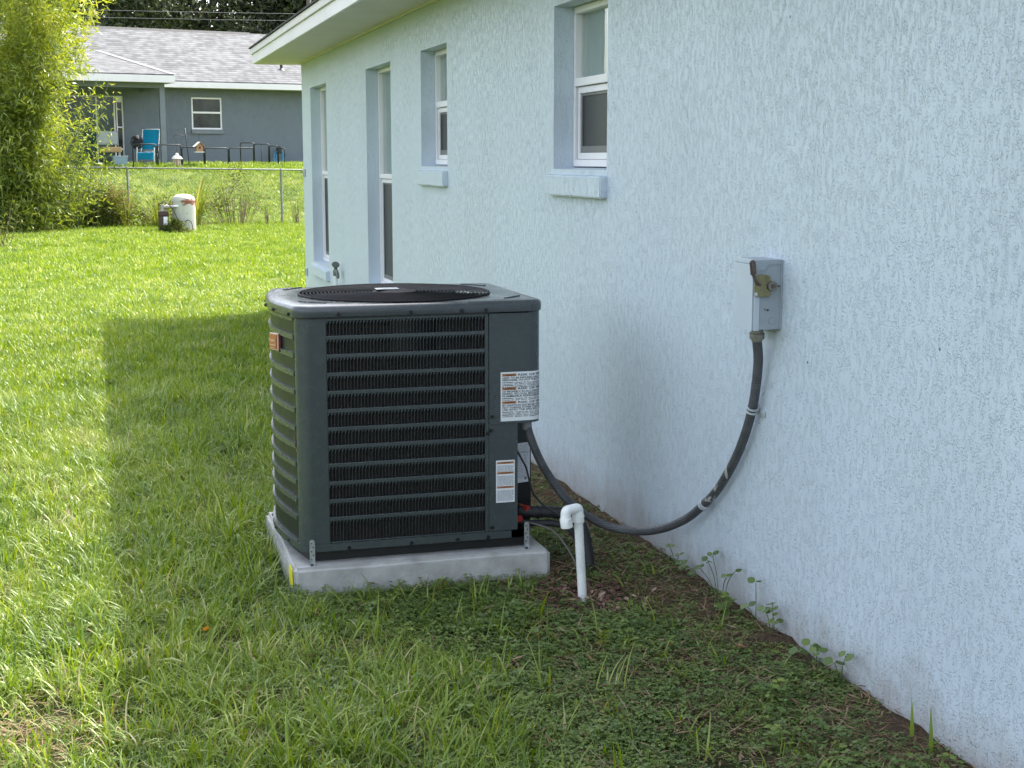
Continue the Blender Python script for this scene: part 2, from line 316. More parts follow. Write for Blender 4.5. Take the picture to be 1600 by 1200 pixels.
def ground_mat():
    m, n, l = newmat('lawn_soil')
    p = n.new('ShaderNodeBsdfPrincipled'); o = n.new('ShaderNodeOutputMaterial'); l.new(p.outputs[0], o.inputs[0])
    g = n.new('ShaderNodeNewGeometry'); pos = g.outputs['Position']; sx = n.new('ShaderNodeSeparateXYZ'); l.new(pos, sx.inputs[0])
    a = noise_node(n, l, 9, 8, 0.7, pos); fine = noise_node(n, l, 70, 6, 0.75, pos); big = noise_node(n, l, 0.8, 5, 0.6, pos)
    soil = ramp(n, [(0.28, (0.035, 0.024, 0.015)), (0.5, (0.095, 0.062, 0.038)), (0.66, (0.17, 0.115, 0.072)), (0.8, (0.28, 0.21, 0.14))]); l.new(fine.outputs[0], soil.inputs[0])
    green = ramp(n, [(0.3, (0.018, 0.026, 0.008)), (0.6, (0.045, 0.062, 0.014)), (0.8, (0.10, 0.09, 0.040))]); l.new(a.outputs[0], green.inputs[0])
    far = ramp(n, [(0.3, (0.095, 0.140, 0.014)), (0.7, (0.145, 0.19, 0.022))]); l.new(big.outputs[0], far.inputs[0])
    # soil shows beside the house wall (x > -0.9), turf elsewhere
    wob = mth(n, l, 'MULTIPLY', mth(n, l, 'SUBTRACT', a.outputs[0], 0.5), 1.1)
    s1 = mth(n, l, 'ADD', sx.outputs[0], wob); sr = n.new('ShaderNodeMapRange'); sr.inputs[1].default_value = -0.75; sr.inputs[2].default_value = -0.15; l.new(s1, sr.inputs[0])
    inner = mth(n, l, 'LESS_THAN', sx.outputs[1], 18)
    c = mixc(n, l, mth(n, l, 'MULTIPLY', sr.outputs[0], inner), green.outputs[0], soil.outputs[0])
    fr = n.new('ShaderNodeMapRange'); fr.inputs[1].default_value = 10; fr.inputs[2].default_value = 24; l.new(sx.outputs[1], fr.inputs[0])
    c = mixc(n, l, fr.outputs[0], c, far.outputs[0]); l.new(c, p.inputs['Base Color'])
    p.inputs['Roughness'].default_value = 0.95; p.inputs['Specular IOR Level'].default_value = 0.2
    b = n.new('ShaderNodeBump'); b.inputs['Distance'].default_value = 0.018; l.new(fine.outputs[0], b.inputs['Height']); l.new(b.outputs[0], p.inputs['Normal'])
    return m
M['ground'] = ground_mat()

M['grass'] = leafmat('lawn_blades', [(0.0, (0.048, 0.106, 0.012)), (0.35, (0.122, 0.212, 0.014)), (0.66, (0.212, 0.295, 0.022)), (0.85, (0.31, 0.37, 0.09)), (1.0, (0.50, 0.44, 0.26))], 0.42, 0.42, 0.14, (1.6, 0.20), 0.42)
M['straw'] = leafmat('dry_thatch', [(0.0, (0.085, 0.045, 0.028)), (0.5, (0.20, 0.130, 0.075)), (1.0, (0.40, 0.32, 0.20))], 0.15, 0.6, 0.03, None, 0.3)
M['clover'] = leafmat('clover_leaf', [(0.0, (0.065, 0.115, 0.026)), (0.5, (0.120, 0.185, 0.040)), (0.85, (0.180, 0.245, 0.045)), (1.0, (0.28, 0.31, 0.06))], 0.30, 0.40, 0.14, (3.0, 0.15), 0.5)
M['bambooleaf'] = leafmat('bamboo_leaf', [(0.0, (0.080, 0.125, 0.020)), (0.35, (0.180, 0.245, 0.034)), (0.7, (0.315, 0.375, 0.055)), (1.0, (0.46, 0.47, 0.09))], 0.50, 0.35, 0.16, (0.9, 0.18), 0.0)
M['bushleaf'] = leafmat('bush_leaf', [(0.0, (0.050, 0.072, 0.014)), (0.5, (0.110, 0.140, 0.026)), (0.8, (0.19, 0.195, 0.055)), (1.0, (0.28, 0.24, 0.11))], 0.35, 0.45, 0.06, (2.2, 0.2), 0.0)
M['reedleaf'] = leafmat('tall_grass_leaf', [(0.0, (0.080, 0.120, 0.012)), (0.5, (0.16, 0.21, 0.02)), (0.85, (0.24, 0.26, 0.04)), (1.0, (0.34, 0.29, 0.14))], 0.45, 0.4, 0.08, None, 0.0)
M['oakleaf'] = leafmat('oak_leaf', [(0.0, (0.022, 0.032, 0.014)), (0.5, (0.050, 0.066, 0.028)), (0.85, (0.095, 0.110, 0.055)), (1.0, (0.17, 0.17, 0.12))], 0.20, 0.45, 0.14, (0.5, 0.2), 0.0)
M['vineleaf'] = leafmat('vine_leaf', [(0.0, (0.040, 0.055, 0.018)), (0.5, (0.090, 0.105, 0.035)), (1.0, (0.20, 0.15, 0.08))], 0.35, 0.45, 0.05, None, 0.0)
M['yellowleaf'] = leafmat('fallen_yellow_leaf', [(0.0, (0.42, 0.20, 0.02)), (1.0, (0.50, 0.28, 0.04))], 0.2, 0.5, 0.05)
M['deadleaf'] = leafmat('fallen_brown_leaf', [(0.0, (0.25, 0.15, 0.08)), (1.0, (0.33, 0.22, 0.13))], 0.1, 0.6, 0.03)

# ------------------------------------------------------------------ object helpers
SHIFT = {}
def thing(name, label, cat, loc=(0, 0, 0), rotz=0.0, group=None, local=False):
    o = bpy.data.objects.new(name, None); COL.objects.link(o); o.empty_display_size = 0.2
    o.location = loc; o.rotation_euler = (0, 0, rotz); o['label'] = label; o['category'] = cat
    if group: o['group'] = group
    SHIFT[o.name] = None if local else Vector(loc)
    return o
def link(name, me, parent=None, label=None, kind=None):
    o = bpy.data.objects.new(name, me); COL.objects.link(o)
    if parent: o.parent = parent; SHIFT[o.name] = SHIFT.get(parent.name)
    if label: o['label'] = label
    if kind: o['kind'] = kind
    return o
def obj(name, bm, mat, parent=None, label=None, kind=None, smooth=False, angle=None):
    """one mesh object; vertices come in world space (or the thing's own space when it is 'local')"""
    me = bpy.data.meshes.new(name)
    s = SHIFT.get(parent.name) if parent else None
    if s is not None: bmesh.ops.translate(bm, verts=bm.verts, vec=-s)
    bmesh.ops.recalc_face_normals(bm, faces=bm.faces)
    bm.to_mesh(me); bm.free()
    for m_ in (mat if isinstance(mat, (list, tuple)) else [mat]): me.materials.append(m_)
    if smooth:
        me.polygons.foreach_set('use_smooth', [True] * len(me.polygons))
        if angle: me.set_sharp_from_angle(angle=R(angle))
    return link(name, me, parent, label, kind)
def tag(o, label, cat, group=None):
    o['label'] = label; o['category'] = cat
    if group: o['group'] = group
    return o
def BM(): return bmesh.new()
def box(bm, x0, x1, y0, y1, z0, z1, bev=0.0, mi=0):
    vs = [bm.verts.new((x, y, z)) for z in (z0, z1) for y in (y0, y1) for x in (x0, x1)]
    fs = []
    for f in ((0, 2, 3, 1), (4, 5, 7, 6), (0, 1, 5, 4), (2, 6, 7, 3), (0, 4, 6, 2), (1, 3, 7, 5)):
        fc = bm.faces.new([vs[i] for i in f]); fc.material_index = mi; fs.append(fc)
    if bev:
        es = list({e for f in fs for e in f.edges})
        bmesh.ops.bevel(bm, geom=es, offset=bev, segments=2, affect='EDGES', profile=0.6)
    return fs
def bar(bm, a, b, w, h=None, up=(0, 0, 1), mi=0):
    a = Vector(a); b = Vector(b); h = h or w; d = (b - a).normalized(); u = Vector(up)
    if abs(d.dot(u)) > 0.98: u = Vector((0, 1, 0))
    s = d.cross(u).normalized(); t = s.cross(d).normalized()
    vs = []
    for p in (a, b):
        for i, j in ((-1, -1), (1, -1), (1, 1), (-1, 1)): vs.append(bm.verts.new(p + s * (w / 2 * i) + t * (h / 2 * j)))
    for f in ((0, 1, 2, 3), (7, 6, 5, 4), (0, 4, 5, 1), (1, 5, 6, 2), (2, 6, 7, 3), (3, 7, 4, 0)):
        bm.faces.new([vs[i] for i in f]).material_index = mi
def smooth_path(pts, sub=6):
    P = [Vector(p) for p in pts]; out = []
    for i in range(len(P) - 1):
        p0 = P[max(i - 1, 0)]; p1 = P[i]; p2 = P[i + 1]; p3 = P[min(i + 2, len(P) - 1)]
        for k in range(sub):
            t = k / sub
            out.append(0.5 * ((2 * p1) + (p2 - p0) * t + (2 * p0 - 5 * p1 + 4 * p2 - p3) * t * t + (3 * p1 - p0 - 3 * p2 + p3) * t ** 3))
    out.append(P[-1]); return out
def tube(bm, pts, r, n=10, cap=True, mi=0, closed=False):
    P = [Vector(p) for p in pts]; N = len(P)
    rr = r if hasattr(r, '__len__') else [r] * N
    rings = []; prev = None
    for i, p in enumerate(P):
        if closed: d = (P[(i + 1) % N] - P[i - 1]).normalized()
        else: d = (P[min(i + 1, N - 1)] - P[max(i - 1, 0)]).normalized()
        if prev is None:
            u = Vector((0, 0, 1)) if abs(d.z) < 0.9 else Vector((1, 0, 0))
            s = d.cross(u).normalized()
        else:
            s = (prev - d * prev.dot(d)); s = s.normalized() if s.length > 1e-6 else d.orthogonal().normalized()
        prev = s; t = d.cross(s)
        rings.append([bm.verts.new(p + (s * math.cos(2 * PI * k / n) + t * math.sin(2 * PI * k / n)) * rr[i]) for k in range(n)])
    for i in range(N if closed else N - 1):
        a, b = rings[i], rings[(i + 1) % N]
        for k in range(n): bm.faces.new((a[k], a[(k + 1) % n], b[(k + 1) % n], b[k])).material_index = mi
    if cap and not closed:
        bm.faces.new(rings[0][::-1]).material_index = mi; bm.faces.new(rings[-1]).material_index = mi
def cyl(bm, a, b, r, n=16, r2=None, mi=0): tube(bm, [a, b], [r, r if r2 is None else r2], n, True, mi)
def lathe(bm, prof, c, n=24, mi=0):
    rings = [[bm.verts.new((c[0] + r * math.cos(2 * PI * k / n), c[1] + r * math.sin(2 * PI * k / n), c[2] + z)) for k in range(n)] if r > 1e-5 else [bm.verts.new((c[0], c[1], c[2] + z))] for r, z in prof]
    for a, b in zip(rings, rings[1:]):
        for k in range(n):
            k2 = (k + 1) % n
            if len(a) == 1 and len(b) == 1: continue
            if len(a) == 1: f = (a[0], b[k2], b[k])
            elif len(b) == 1: f = (a[k], a[k2], b[0])
            else: f = (a[k], a[k2], b[k2], b[k])
            bm.faces.new(f).material_index = mi
def quad(bm, a, b, c, d, mi=0):
    f = bm.faces.new([bm.verts.new(p) for p in (a, b, c, d)]); f.material_index = mi; return f
def prism(bm, pts, z0, z1, mi=0):
    lo = [bm.verts.new((x, y, z0)) for x, y in pts]; hi = [bm.verts.new((x, y, z1)) for x, y in pts]
    n = len(pts); bm.faces.new(lo[::-1]).material_index = mi; bm.faces.new(hi).material_index = mi
    for i in range(n): bm.faces.new((lo[i], lo[(i + 1) % n], hi[(i + 1) % n], hi[i])).material_index = mi
def extrude_poly(bm, pts, off, mi=0):
    """pts: 3-D outline, off: vector of thickness"""
    off = Vector(off); a = [bm.verts.new(p) for p in pts]; b = [bm.verts.new(Vector(p) + off) for p in pts]; n = len(pts)
    bm.faces.new(a[::-1]).material_index = mi; bm.faces.new(b).material_index = mi
    for i in range(n): bm.faces.new((a[i], a[(i + 1) % n], b[(i + 1) % n], b[i])).material_index = mi
def array_mesh(name, verts, faces, mat, tint=None, smooth=True):
    me = bpy.data.meshes.new(name); verts = np.asarray(verts, np.float32); faces = np.asarray(faces, np.int32)
    nv, nf, k = len(verts), len(faces), faces.shape[1]
    me.vertices.add(nv); me.vertices.foreach_set('co', verts.ravel())
    me.loops.add(nf * k); me.loops.foreach_set('vertex_index', faces.ravel())
    me.polygons.add(nf); me.polygons.foreach_set('loop_start', np.arange(0, nf * k, k, dtype=np.int32))
    me.polygons.foreach_set('use_smooth', np.full(nf, smooth))
    me.update(calc_edges=True)
    if tint is not None:
        at = me.attributes.new('tint', 'FLOAT', 'POINT'); at.data.foreach_set('value', np.asarray(tint, np.float32))
    me.materials.append(mat); return me

# ------------------------------------------------------------------ terrain
def terrain(x, y):
    t = min(1.0, max(0.0, (y + 0.2 * x - 34.2) / 9.0)); t = t * t * (3 - 2 * t)
    z = 1.36 * t
    if y > 25: z += 0.10 * min(1, (y - 25) / 9)
    z += 0.02 * mnoise.noise(Vector((x * 0.6, y * 0.6, 0))) * min(1, max(0, (y - 8) / 4))
    return z
xs = np.concatenate([np.linspace(-160, -10, 16)[:-1], np.linspace(-10, -3, 36)[:-1], np.linspace(-3, 0.4, 70)[:-1], np.linspace(0.4, 12, 24)[:-1], np.linspace(12, 160, 14)])
ys = np.concatenate([np.linspace(-60, 2, 14)[:-1], np.linspace(2, 8, 110)[:-1], np.linspace(8, 30, 44)[:-1], np.linspace(30, 50, 56)[:-1], np.linspace(50, 420, 24)])
vv = []
for y in ys:
    for x in xs:
        z = terrain(x, y)
        if 2 <= y <= 9 and -3 < x < 0.4: z += 0.012 * mnoise.noise(Vector((x * 7, y * 7, 3))) + 0.006 * mnoise.noise(Vector((x * 23, y * 23, 5)))
        if y < 25 and x > -0.35: z += (0.02 + 0.018 * mnoise.noise(Vector((y * 5, 1, 2))) + 0.010 * mnoise.noise(Vector((y * 19, 1, 2)))) * ((1 - min(1, abs(x) / 0.35)) if x < 0 else 1)
        vv.append((x, y, z))
nx = len(xs); ff = [(j * nx + i, j * nx + i + 1, (j + 1) * nx + i + 1, (j + 1) * nx + i) for j in range(len(ys) - 1) for i in range(nx - 1)]
lawn = link('ground', array_mesh('ground', vv, ff, M['ground']), kind='structure')

# ------------------------------------------------------------------ near house
HY0, HY1, SOF = -5.0, 15.46, 2.63
house = thing('blue_house', 'pale blue stucco house with white windows and overhanging eave beside the condenser', 'house', (0, 6, 0))
WIN = [(13.81, 14.84, 0.556, 2.33), (10.69, 11.71, 0.556, 2.33), (8.90, 9.655, 1.557, 2.33), (5.94, 6.70, 1.557, 2.33)]
RX = 0.10
bm = BM()
yb = sorted({HY0, HY1} | {w[0] for w in WIN} | {w[1] for w in WIN}); zb = sorted({-0.3, 2.75} | {w[2] for w in WIN} | {w[3] for w in WIN})
for y0, y1 in zip(yb, yb[1:]):
    for z0, z1 in zip(zb, zb[1:]):
        if any(w[0] <= y0 and y1 <= w[1] and w[2] <= z0 and z1 <= w[3] for w in WIN): continue
        quad(bm, (0, y1, z0), (0, y0, z0), (0, y0, z1), (0, y1, z1))
bmesh.ops.remove_doubles(bm, verts=bm.verts, dist=1e-4)
for y0, y1, z0, z1 in WIN:
    D = 0.19
    quad(bm, (0, y0, z0), (D, y0, z0), (D, y0, z1), (0, y0, z1), 1); quad(bm, (0, y1, z0), (0, y1, z1), (D, y1, z1), (D, y1, z0), 1)
    quad(bm, (0, y0, z1), (D, y0, z1), (D, y1, z1), (0, y1, z1), 1); quad(bm, (0, y0, z0), (0, y1, z0), (D, y1, z0 + 0.012), (D, y0, z0 + 0.012), 1)
bx = 9.0
quad(bm, (0, HY1, -.3), (0, HY1, 2.75), (bx, HY1, 2.75), (bx, HY1, -.3)); quad(bm, (0, HY0, -.3), (bx, HY0, -.3), (bx, HY0, 2.75), (0, HY0, 2.75))
quad(bm, (bx, HY0, -.3), (bx, HY1, -.3), (bx, HY1, 2.75), (bx, HY0, 2.75)); quad(bm, (0, HY0, 2.75), (bx, HY0, 2.75), (bx, HY1, 2.75), (0, HY1, 2.75))
bmesh.ops.remove_doubles(bm, verts=bm.verts, dist=1e-4)
obj('wall', bm, [M['stucco'], M['reveal']], house)

def near_window(y0, y1, z0, z1, i):
    zm = (z0 + z1) / 2 + 0.012; fw = 0.028; X0 = RX; X1 = RX + 0.065
    bm = BM()
    g = 0.003
    box(bm, X0, X1, y1 - fw, y1 - g, z0 + .012, z1 - g, 0.003); box(bm, X0, X1, y0 + g, y0 + fw, z0 + .012, z1 - g, 0.003)
    box(bm, X0, X1, y0 + fw, y1 - fw, z1 - 0.034, z1 - g, 0.003); box(bm, X0 - .006, X1, y0 + fw, y1 - fw, z0 + .012, z0 + 0.045, 0.003)
    box(bm, X0 - 0.004, X1, y0 + fw, y1 - fw, zm - 0.004, zm + 0.034, 0.003)
    w = obj('window', bm, M['white'], house)
    bm = BM(); s = 0.022                                          # lower sash, set back in its track
    a0, a1, b0, b1 = y0 + fw + .012, y1 - fw - .012, z0 + 0.047, zm - 0.008
    box(bm, X0 + .012, X0 + .036, a1 - s, a1, b0, b1, 0.002); box(bm, X0 + .012, X0 + .036, a0, a0 + s, b0, b1, 0.002)
    box(bm, X0 + .012, X0 + .036, a0 + s, a1 - s, b1 - 0.03, b1, 0.002); box(bm, X0 + .012, X0 + .036, a0 + s, a1 - s, b0, b0 + 0.03, 0.002)
    obj('sash', bm, M['white'], w)
    bm = BM(); box(bm, X0 + .030, X0 + .036, y0 + fw - .004, y1 - fw + .004, zm + 0.03, z1 - 0.030); obj('glass_pane', bm, M['glass'], w)
    bm = BM(); box(bm, X0 + .026, X0 + .030, a0 + s - .002, a1 - s + .002, b0 + .028, b1 - .028); obj('insect_screen', bm, M['screen'], w, 'dark insect screen over the lower sash')
    bm = BM()
    for q in ((a1 - s - .016, a1 - s), (a0 + s, a0 + s + .016)): box(bm, X0 + .020, X0 + .0255, q[0], q[1], b0 + .03, b1 - .03, 0.001)
    box(bm, X0 + .020, X0 + .0255, a0 + s + .016, a1 - s - .016, b0 + .03, b0 + .062, 0.001)
    box(bm, X0 + .020, X0 + .0255, a0 + s + .016, a1 - s - .016, b1 - .043, b1 - .03, 0.001)
    obj('screen_frame', bm, M['screenbar'], w)
    # curtain hanging behind the glass, softly pleated
    bm = BM(); n = 40; pr = None
    for k in range(n + 1):
        y = y0 + (y1 - y0) * k / n; x = X0 + 0.056 + 0.010 * math.sin(k * 1.7 + i) + 0.004 * math.sin(k * 4.1)
        a = bm.verts.new((x, y, z0)); b = bm.verts.new((x + .004, y, z1))
        if pr: bm.faces.new((pr[0], a, b, pr[1]))
        pr = (a, b)
    obj('curtain', bm, M['blind'], w, smooth=True)
    if i != 1:
        bm = BM(); vs0 = len(bm.verts)
        XS = -0.036; e0, e1 = y0 - 0.012, y1 + 0.03
        extrude_poly(bm, [(0.02, e0, z0 - 0.022), (XS, e0, z0 - 0.030), (XS, e0, z0 - 0.125), (0.02, e0, z0 - 0.125)], (0, e1 - e0, 0))
        bmesh.ops.bevel(bm, geom=list(bm.edges), offset=0.006, segments=2, affect='EDGES')
        # hand-formed: slightly wavy
        bmesh.ops.subdivide_edges(bm, edges=[e for e in bm.edges if abs(e.verts[0].co.y - e.verts[1].co.y) > 0.3], cuts=10)
        for v in bm.verts: v.co.z += 0.004 * mnoise.noise(Vector((v.co.y * 6, v.co.x * 4, i))); v.co.x += 0.003 * mnoise.noise(Vector((v.co.y * 9, v.co.z * 20, i + 4)))
        obj('window_sill', bm, M['sill'], w)
for i, w in enumerate(WIN): near_window(*w, i)

# soffit: vinyl boards with a groove every ten centimetres, each panel its own part
EX, EY = -0.465, 15.80
def soffit_panel(y1, y0):
    bm = BM(); n = 3; st = (y1 - y0) / n
    for k in range(n):
        a = y1 - k * st; pts = [(a - 0.006, SOF + .004), (a - 0.012, SOF - 0.010), (a - st + 0.014, SOF - 0.010), (a - st + 0.006, SOF + .004), (a - st + .006, SOF + .007), (a - .006, SOF + .007)]
        extrude_poly(bm, [(EX + 0.012, p[0], p[1]) for p in pts], (-EX - 0.016, 0, 0))
    return bm
y = EY - 0.03; k = 0
while y > 5.2:
    y0 = y - 0.305; obj('soffit_panel', soffit_panel(y, y0), M['soffit'], house); y = y0 - 0.002
bm = BM(); box(bm, EX + 0.012, -0.004, HY0, y, SOF - 0.008, SOF + 0.006); obj('soffit_panel', bm, M['soffit'], house)
bm = BM(); box(bm, EX + .012, -.002, HY0, EY - .03, SOF + .008, SOF + .02); obj('soffit_backing', bm, M['dark'], house)
bm = BM(); box(bm, -0.020, -0.002, HY0, HY1, SOF - 0.024, SOF - 0.0085, 0.002); obj('soffit_trim', bm, M['soffit'], house)
bm = BM()
box(bm, EX - 0.012, EX + 0.010, HY0, EY, SOF - 0.012, SOF + 0.085, 0.002); box(bm, EX + 0.010, bx + .4, EY - 0.024, EY, SOF - 0.012, SOF + 0.085, 0.002)
obj('fascia', bm, M['fascia'], house)
bm = BM()
box(bm, EX - 0.030, EX + 0.012, HY0, EY + .018, SOF + 0.087, SOF + 0.148, 0.003); box(bm, EX + 0.012, bx + .4, EY - .03, EY + .018, SOF + 0.087, SOF + 0.148, 0.003)
obj('fascia_trim', bm, M['fascia2'], house)
bm = BM(); box(bm, EX + .01, bx + .4, HY0, EY - .03, SOF + .03, SOF + .035); obj('eave_deck', bm, M['dark'], house)
bm = BM(); ze = SOF + 0.149; e = 0.045; xa, xb, yA, yB = EX - e, bx + 0.5, HY0 - .4, EY + e; hr = (xb - xa) / 2 * 0.33
rv = [(xa, yA, ze), (xb, yA, ze), (xb, yB, ze), (xa, yB, ze), ((xa + xb) / 2, yA + (xb - xa) / 2, ze + hr), ((xa + xb) / 2, yB - (xb - xa) / 2, ze + hr)]
up = [bm.verts.new((p[0], p[1], p[2] + 0.014)) for p in rv]; dn = [bm.verts.new(p) for p in rv]
for f in ((0, 1, 4), (1, 2, 5, 4), (2, 3, 5), (3, 0, 4, 5)):
    bm.faces.new([up[i] for i in f]); bm.faces.new([dn[i] for i in f][::-1])
for i in range(4): bm.faces.new((dn[i], dn[(i + 1) % 4], up[(i + 1) % 4], up[i]))
obj('roof', bm, M['shingle_dark'], house)
for zc in (1.466, 0.412):                                           # little brackets at the far corner
    bm = BM(); box(bm, -0.014, -0.002, 15.29, 15.43, zc - 0.04, zc + 0.04, 0.003); box(bm, -0.020, -0.0145, 15.35, 15.37, zc - 0.03, zc + 0.03)
    obj('wall_bracket', bm, M['galv'], house)

# ------------------------------------------------------------------ condenser pad
pad = thing('concrete_pad', 'pale cast concrete pad under the grey condenser', 'slab', (-1.02, 5.55, 0))
PZ = 0.105
bm = BM(); box(bm, -1.515, -0.520, 5.098, 6.02, -0.06, PZ)
bmesh.ops.bevel(bm, geom=[e for e in bm.edges if max(v.co.z for v in e.verts) > 0.1 or abs(e.verts[0].co.z - e.verts[1].co.z) > .1], offset=0.014, segments=3, affect='EDGES')
bmesh.ops.subdivide_edges(bm, edges=[e for e in bm.edges if e.calc_length() > 0.3], cuts=14, use_grid_fill=True)
for v in bm.verts: v.co += Vector((mnoise.noise(v.co * 5), mnoise.noise(v.co * 5 + Vector((9, 0, 0))), mnoise.noise(v.co * 4 + Vector((0, 7, 0))))) * 0.0035
obj('slab', bm, M['concrete'], pad, smooth=True, angle=40)
bm = BM(); vsx = [(-1.5205, 5.112, 0.030), (-1.5205, 5.125, 0.098), (-1.5205, 5.19, 0.102), (-1.5205, 5.215, 0.075), (-1.5205, 5.20, 0.028)]
extrude_poly(bm, vsx, (0.003, 0, 0)); obj('sticker', bm, M['yellow'], pad, 'torn yellow sticker on the left side of the pad')

# ------------------------------------------------------------------ condenser
ac = thing('condenser_unit', 'dark slate outdoor air conditioner condenser with louvred sides on a concrete pad', 'air conditioner', (-1.02, 5.54, PZ))
AX0, AX1, AY0, AY1 = -1.480, -0.545, 5.150, 5.930
Z0, Z1 = 0.160, 1.033
def outline(off=0.0, nb=22):
    """plan of the cabinet, anticlockwise from the front left post: flat front, bowed left side, rounded corners"""
    r = 0.05; P = []
    def arc(cx, cy, a0, a1, n=6):
        for k in range(n + 1):
            a = a0 + (a1 - a0) * k / n; P.append((cx + (r + off) * math.cos(a), cy + (r + off) * math.sin(a)))
    arc(AX0 + r, AY0 + r, PI * 1.02, PI * 1.5)
    arc(AX1 - r, AY0 + r, PI * 1.5, PI * 2)
    arc(AX1 - r, AY1 - r, 0, PI / 2)
    arc(AX0 + r, AY1 - r, PI / 2, PI * 0.98)
    for k in range(1, nb):
        t = k / nb; y = AY1 - r + (AY0 + r - AY1 + r) * t
        P.append((AX0 - off - 0.046 * math.sin(PI * t), y))
    return P
def left_curve(off, t0, t1, n=20):
    r = 0.05; out = []
    for k in range(n + 1):
        t = t0 + (t1 - t0) * k / n; y = AY0 + r + (AY1 - AY0 - 2 * r) * t
        out.append((AX0 - off - 0.046 * math.sin(PI * t), y))
    return out
def strip(bm, outer, inner, z0, z1):
    n = len(outer); V = [[bm.verts.new((p[0], p[1], z)) for p in L] for z in (z0, z1) for L in (outer, inner)]
    a, b, c, d = V
    for i in range(n - 1):
        bm.faces.new((a[i], a[i + 1], c[i + 1], c[i])); bm.faces.new((b[i + 1], b[i], d[i], d[i + 1]))
        bm.faces.new((c[i], c[i + 1], d[i + 1], d[i])); bm.faces.new((a[i + 1], a[i], b[i], b[i + 1]))
    bm.faces.new((a[0], c[0], d[0], b[0])); bm.faces.new((a[-1], b[-1], d[-1], c[-1]))
bm = BM(); prism(bm, outline(-0.035), PZ + 0.005, Z0 + .012); obj('base_pan_gap_shade', bm, M['screw'], ac, smooth=True, angle=40)  # base pan lowered, its black painting the shaded gap over the pad
for fx in (-1.38, -0.66):
    for fy in (5.26, 5.84):
        bm = BM(); cyl(bm, (fx, fy, PZ - 0.004), (fx, fy, PZ + 0.030), 0.035, 14); obj('foot', bm, M['screw'], ac)
# rims running round the cabinet at its foot
bm = BM(); O1 = outline(0.004); I1 = outline(-0.012); strip(bm, O1[0:8] + [(-0.665, AY0 - .004)], I1[0:8] + [(-0.665, AY0 + .012)], Z0 - 0.008, Z0 + 0.020); obj('bottom_rim', bm, M['ac'], ac, smooth=True, angle=40)
bm = BM(); strip(bm, left_curve(.004, 0, 1), left_curve(-.012, 0, 1), Z0 - .008, Z0 + .020); obj('bottom_rim', bm, M['ac'], ac, smooth=True, angle=40)
# coil wrapped inside
cut = []
for p in outline(-0.034):
    q = (min(p[0], -0.668), p[1])
    if not any(abs(q[0] - r[0]) + abs(q[1] - r[1]) < 2e-3 for r in cut): cut.append(q)
bm = BM(); prism(bm, cut, Z0 + 0.012, Z1 - 0.01); obj('coil', bm, M['coil'], ac, smooth=True, angle=40)
# corner posts
r_ = 0.05
O2 = [(AX0 + r_ + r_ * math.cos(a), AY0 + r_ + r_ * math.sin(a)) for a in np.linspace(PI, PI * 1.5, 9)] + [(-1.3715, AY0)]
I2 = [(AX0 + r_ + (r_ - .02) * math.cos(a), AY0 + r_ + (r_ - .02) * math.sin(a)) for a in np.linspace(PI, PI * 1.5, 9)] + [(-1.3715, AY0 + .02)]
bm = BM(); strip(bm, O2, I2, Z0 + .0205, Z1); obj('corner_post', bm, M['ac'], ac, smooth=True, angle=35)
bm = BM(); strip(bm, outline(0)[14:21] , outline(-.02)[14:21], Z0 + .02, Z1); obj('corner_post', bm, M['ac'], ac, smooth=True, angle=35)
bm = BM(); strip(bm, outline(0)[21:28], outline(-.02)[21:28], Z0 + .02, Z1); obj('corner_post', bm, M['ac'], ac, smooth=True, angle=35)
# louvred front: openings between flat bands, fins across each opening
PITCH = 0.0683; ztop = 1.017
edges = [(ztop - k * PITCH - (0.054 if k < 11 else 0.081), ztop - k * PITCH) for k in range(12)]   # (low, high) of every opening
FX0, FX1 = -1.371, -0.768
bands = [(edges[0][1], Z1)] + [(edges[k + 1][1], edges[k][0]) for k in range(11)] + [(Z0 + 0.021, edges[11][0])]
for z0, z1 in bands:
    bm = BM(); box(bm, FX0 + .0005, FX1 - .0005, AY0 + .001, AY0 + 0.018, z0, z1, 0.002); obj('louver_band', bm, M['ac'], ac)
NF = 48; fp = (FX1 - FX0) / NF
def fin_row(z0, z1):
    bm = BM()
    for k in range(NF + 1):
        x = FX0 + fp * k
        if k < NF:
            quad(bm, (x + .001, AY0 + .003, z0), (x + 0.0024, AY0 + 0.003, z0), (x + 0.0024, AY0 + .003, z1), (x + .001, AY0 + .003, z1))
            quad(bm, (x + .0024, AY0 + .003, z0), (x + 0.0034, AY0 + 0.022, z0), (x + 0.0034, AY0 + .022, z1), (x + .0024, AY0 + .003, z1))
            f = bm.faces.new([bm.verts.new(p) for p in ((x + .0024, AY0 + .004, z1), (x + .0024, AY0 + .004, z1 - .012), (x + 0.0105, AY0 + .006, z1))])
    return bm
for z0, z1 in edges: obj('fin_row', fin_row(z0, z1), M['ac'], ac)
bm = BM(); box(bm, FX1, -0.7535, AY0 + .001, AY0 + 0.020, Z0 + .0205, Z1, 0.002); obj('stile', bm, M['ac'], ac)
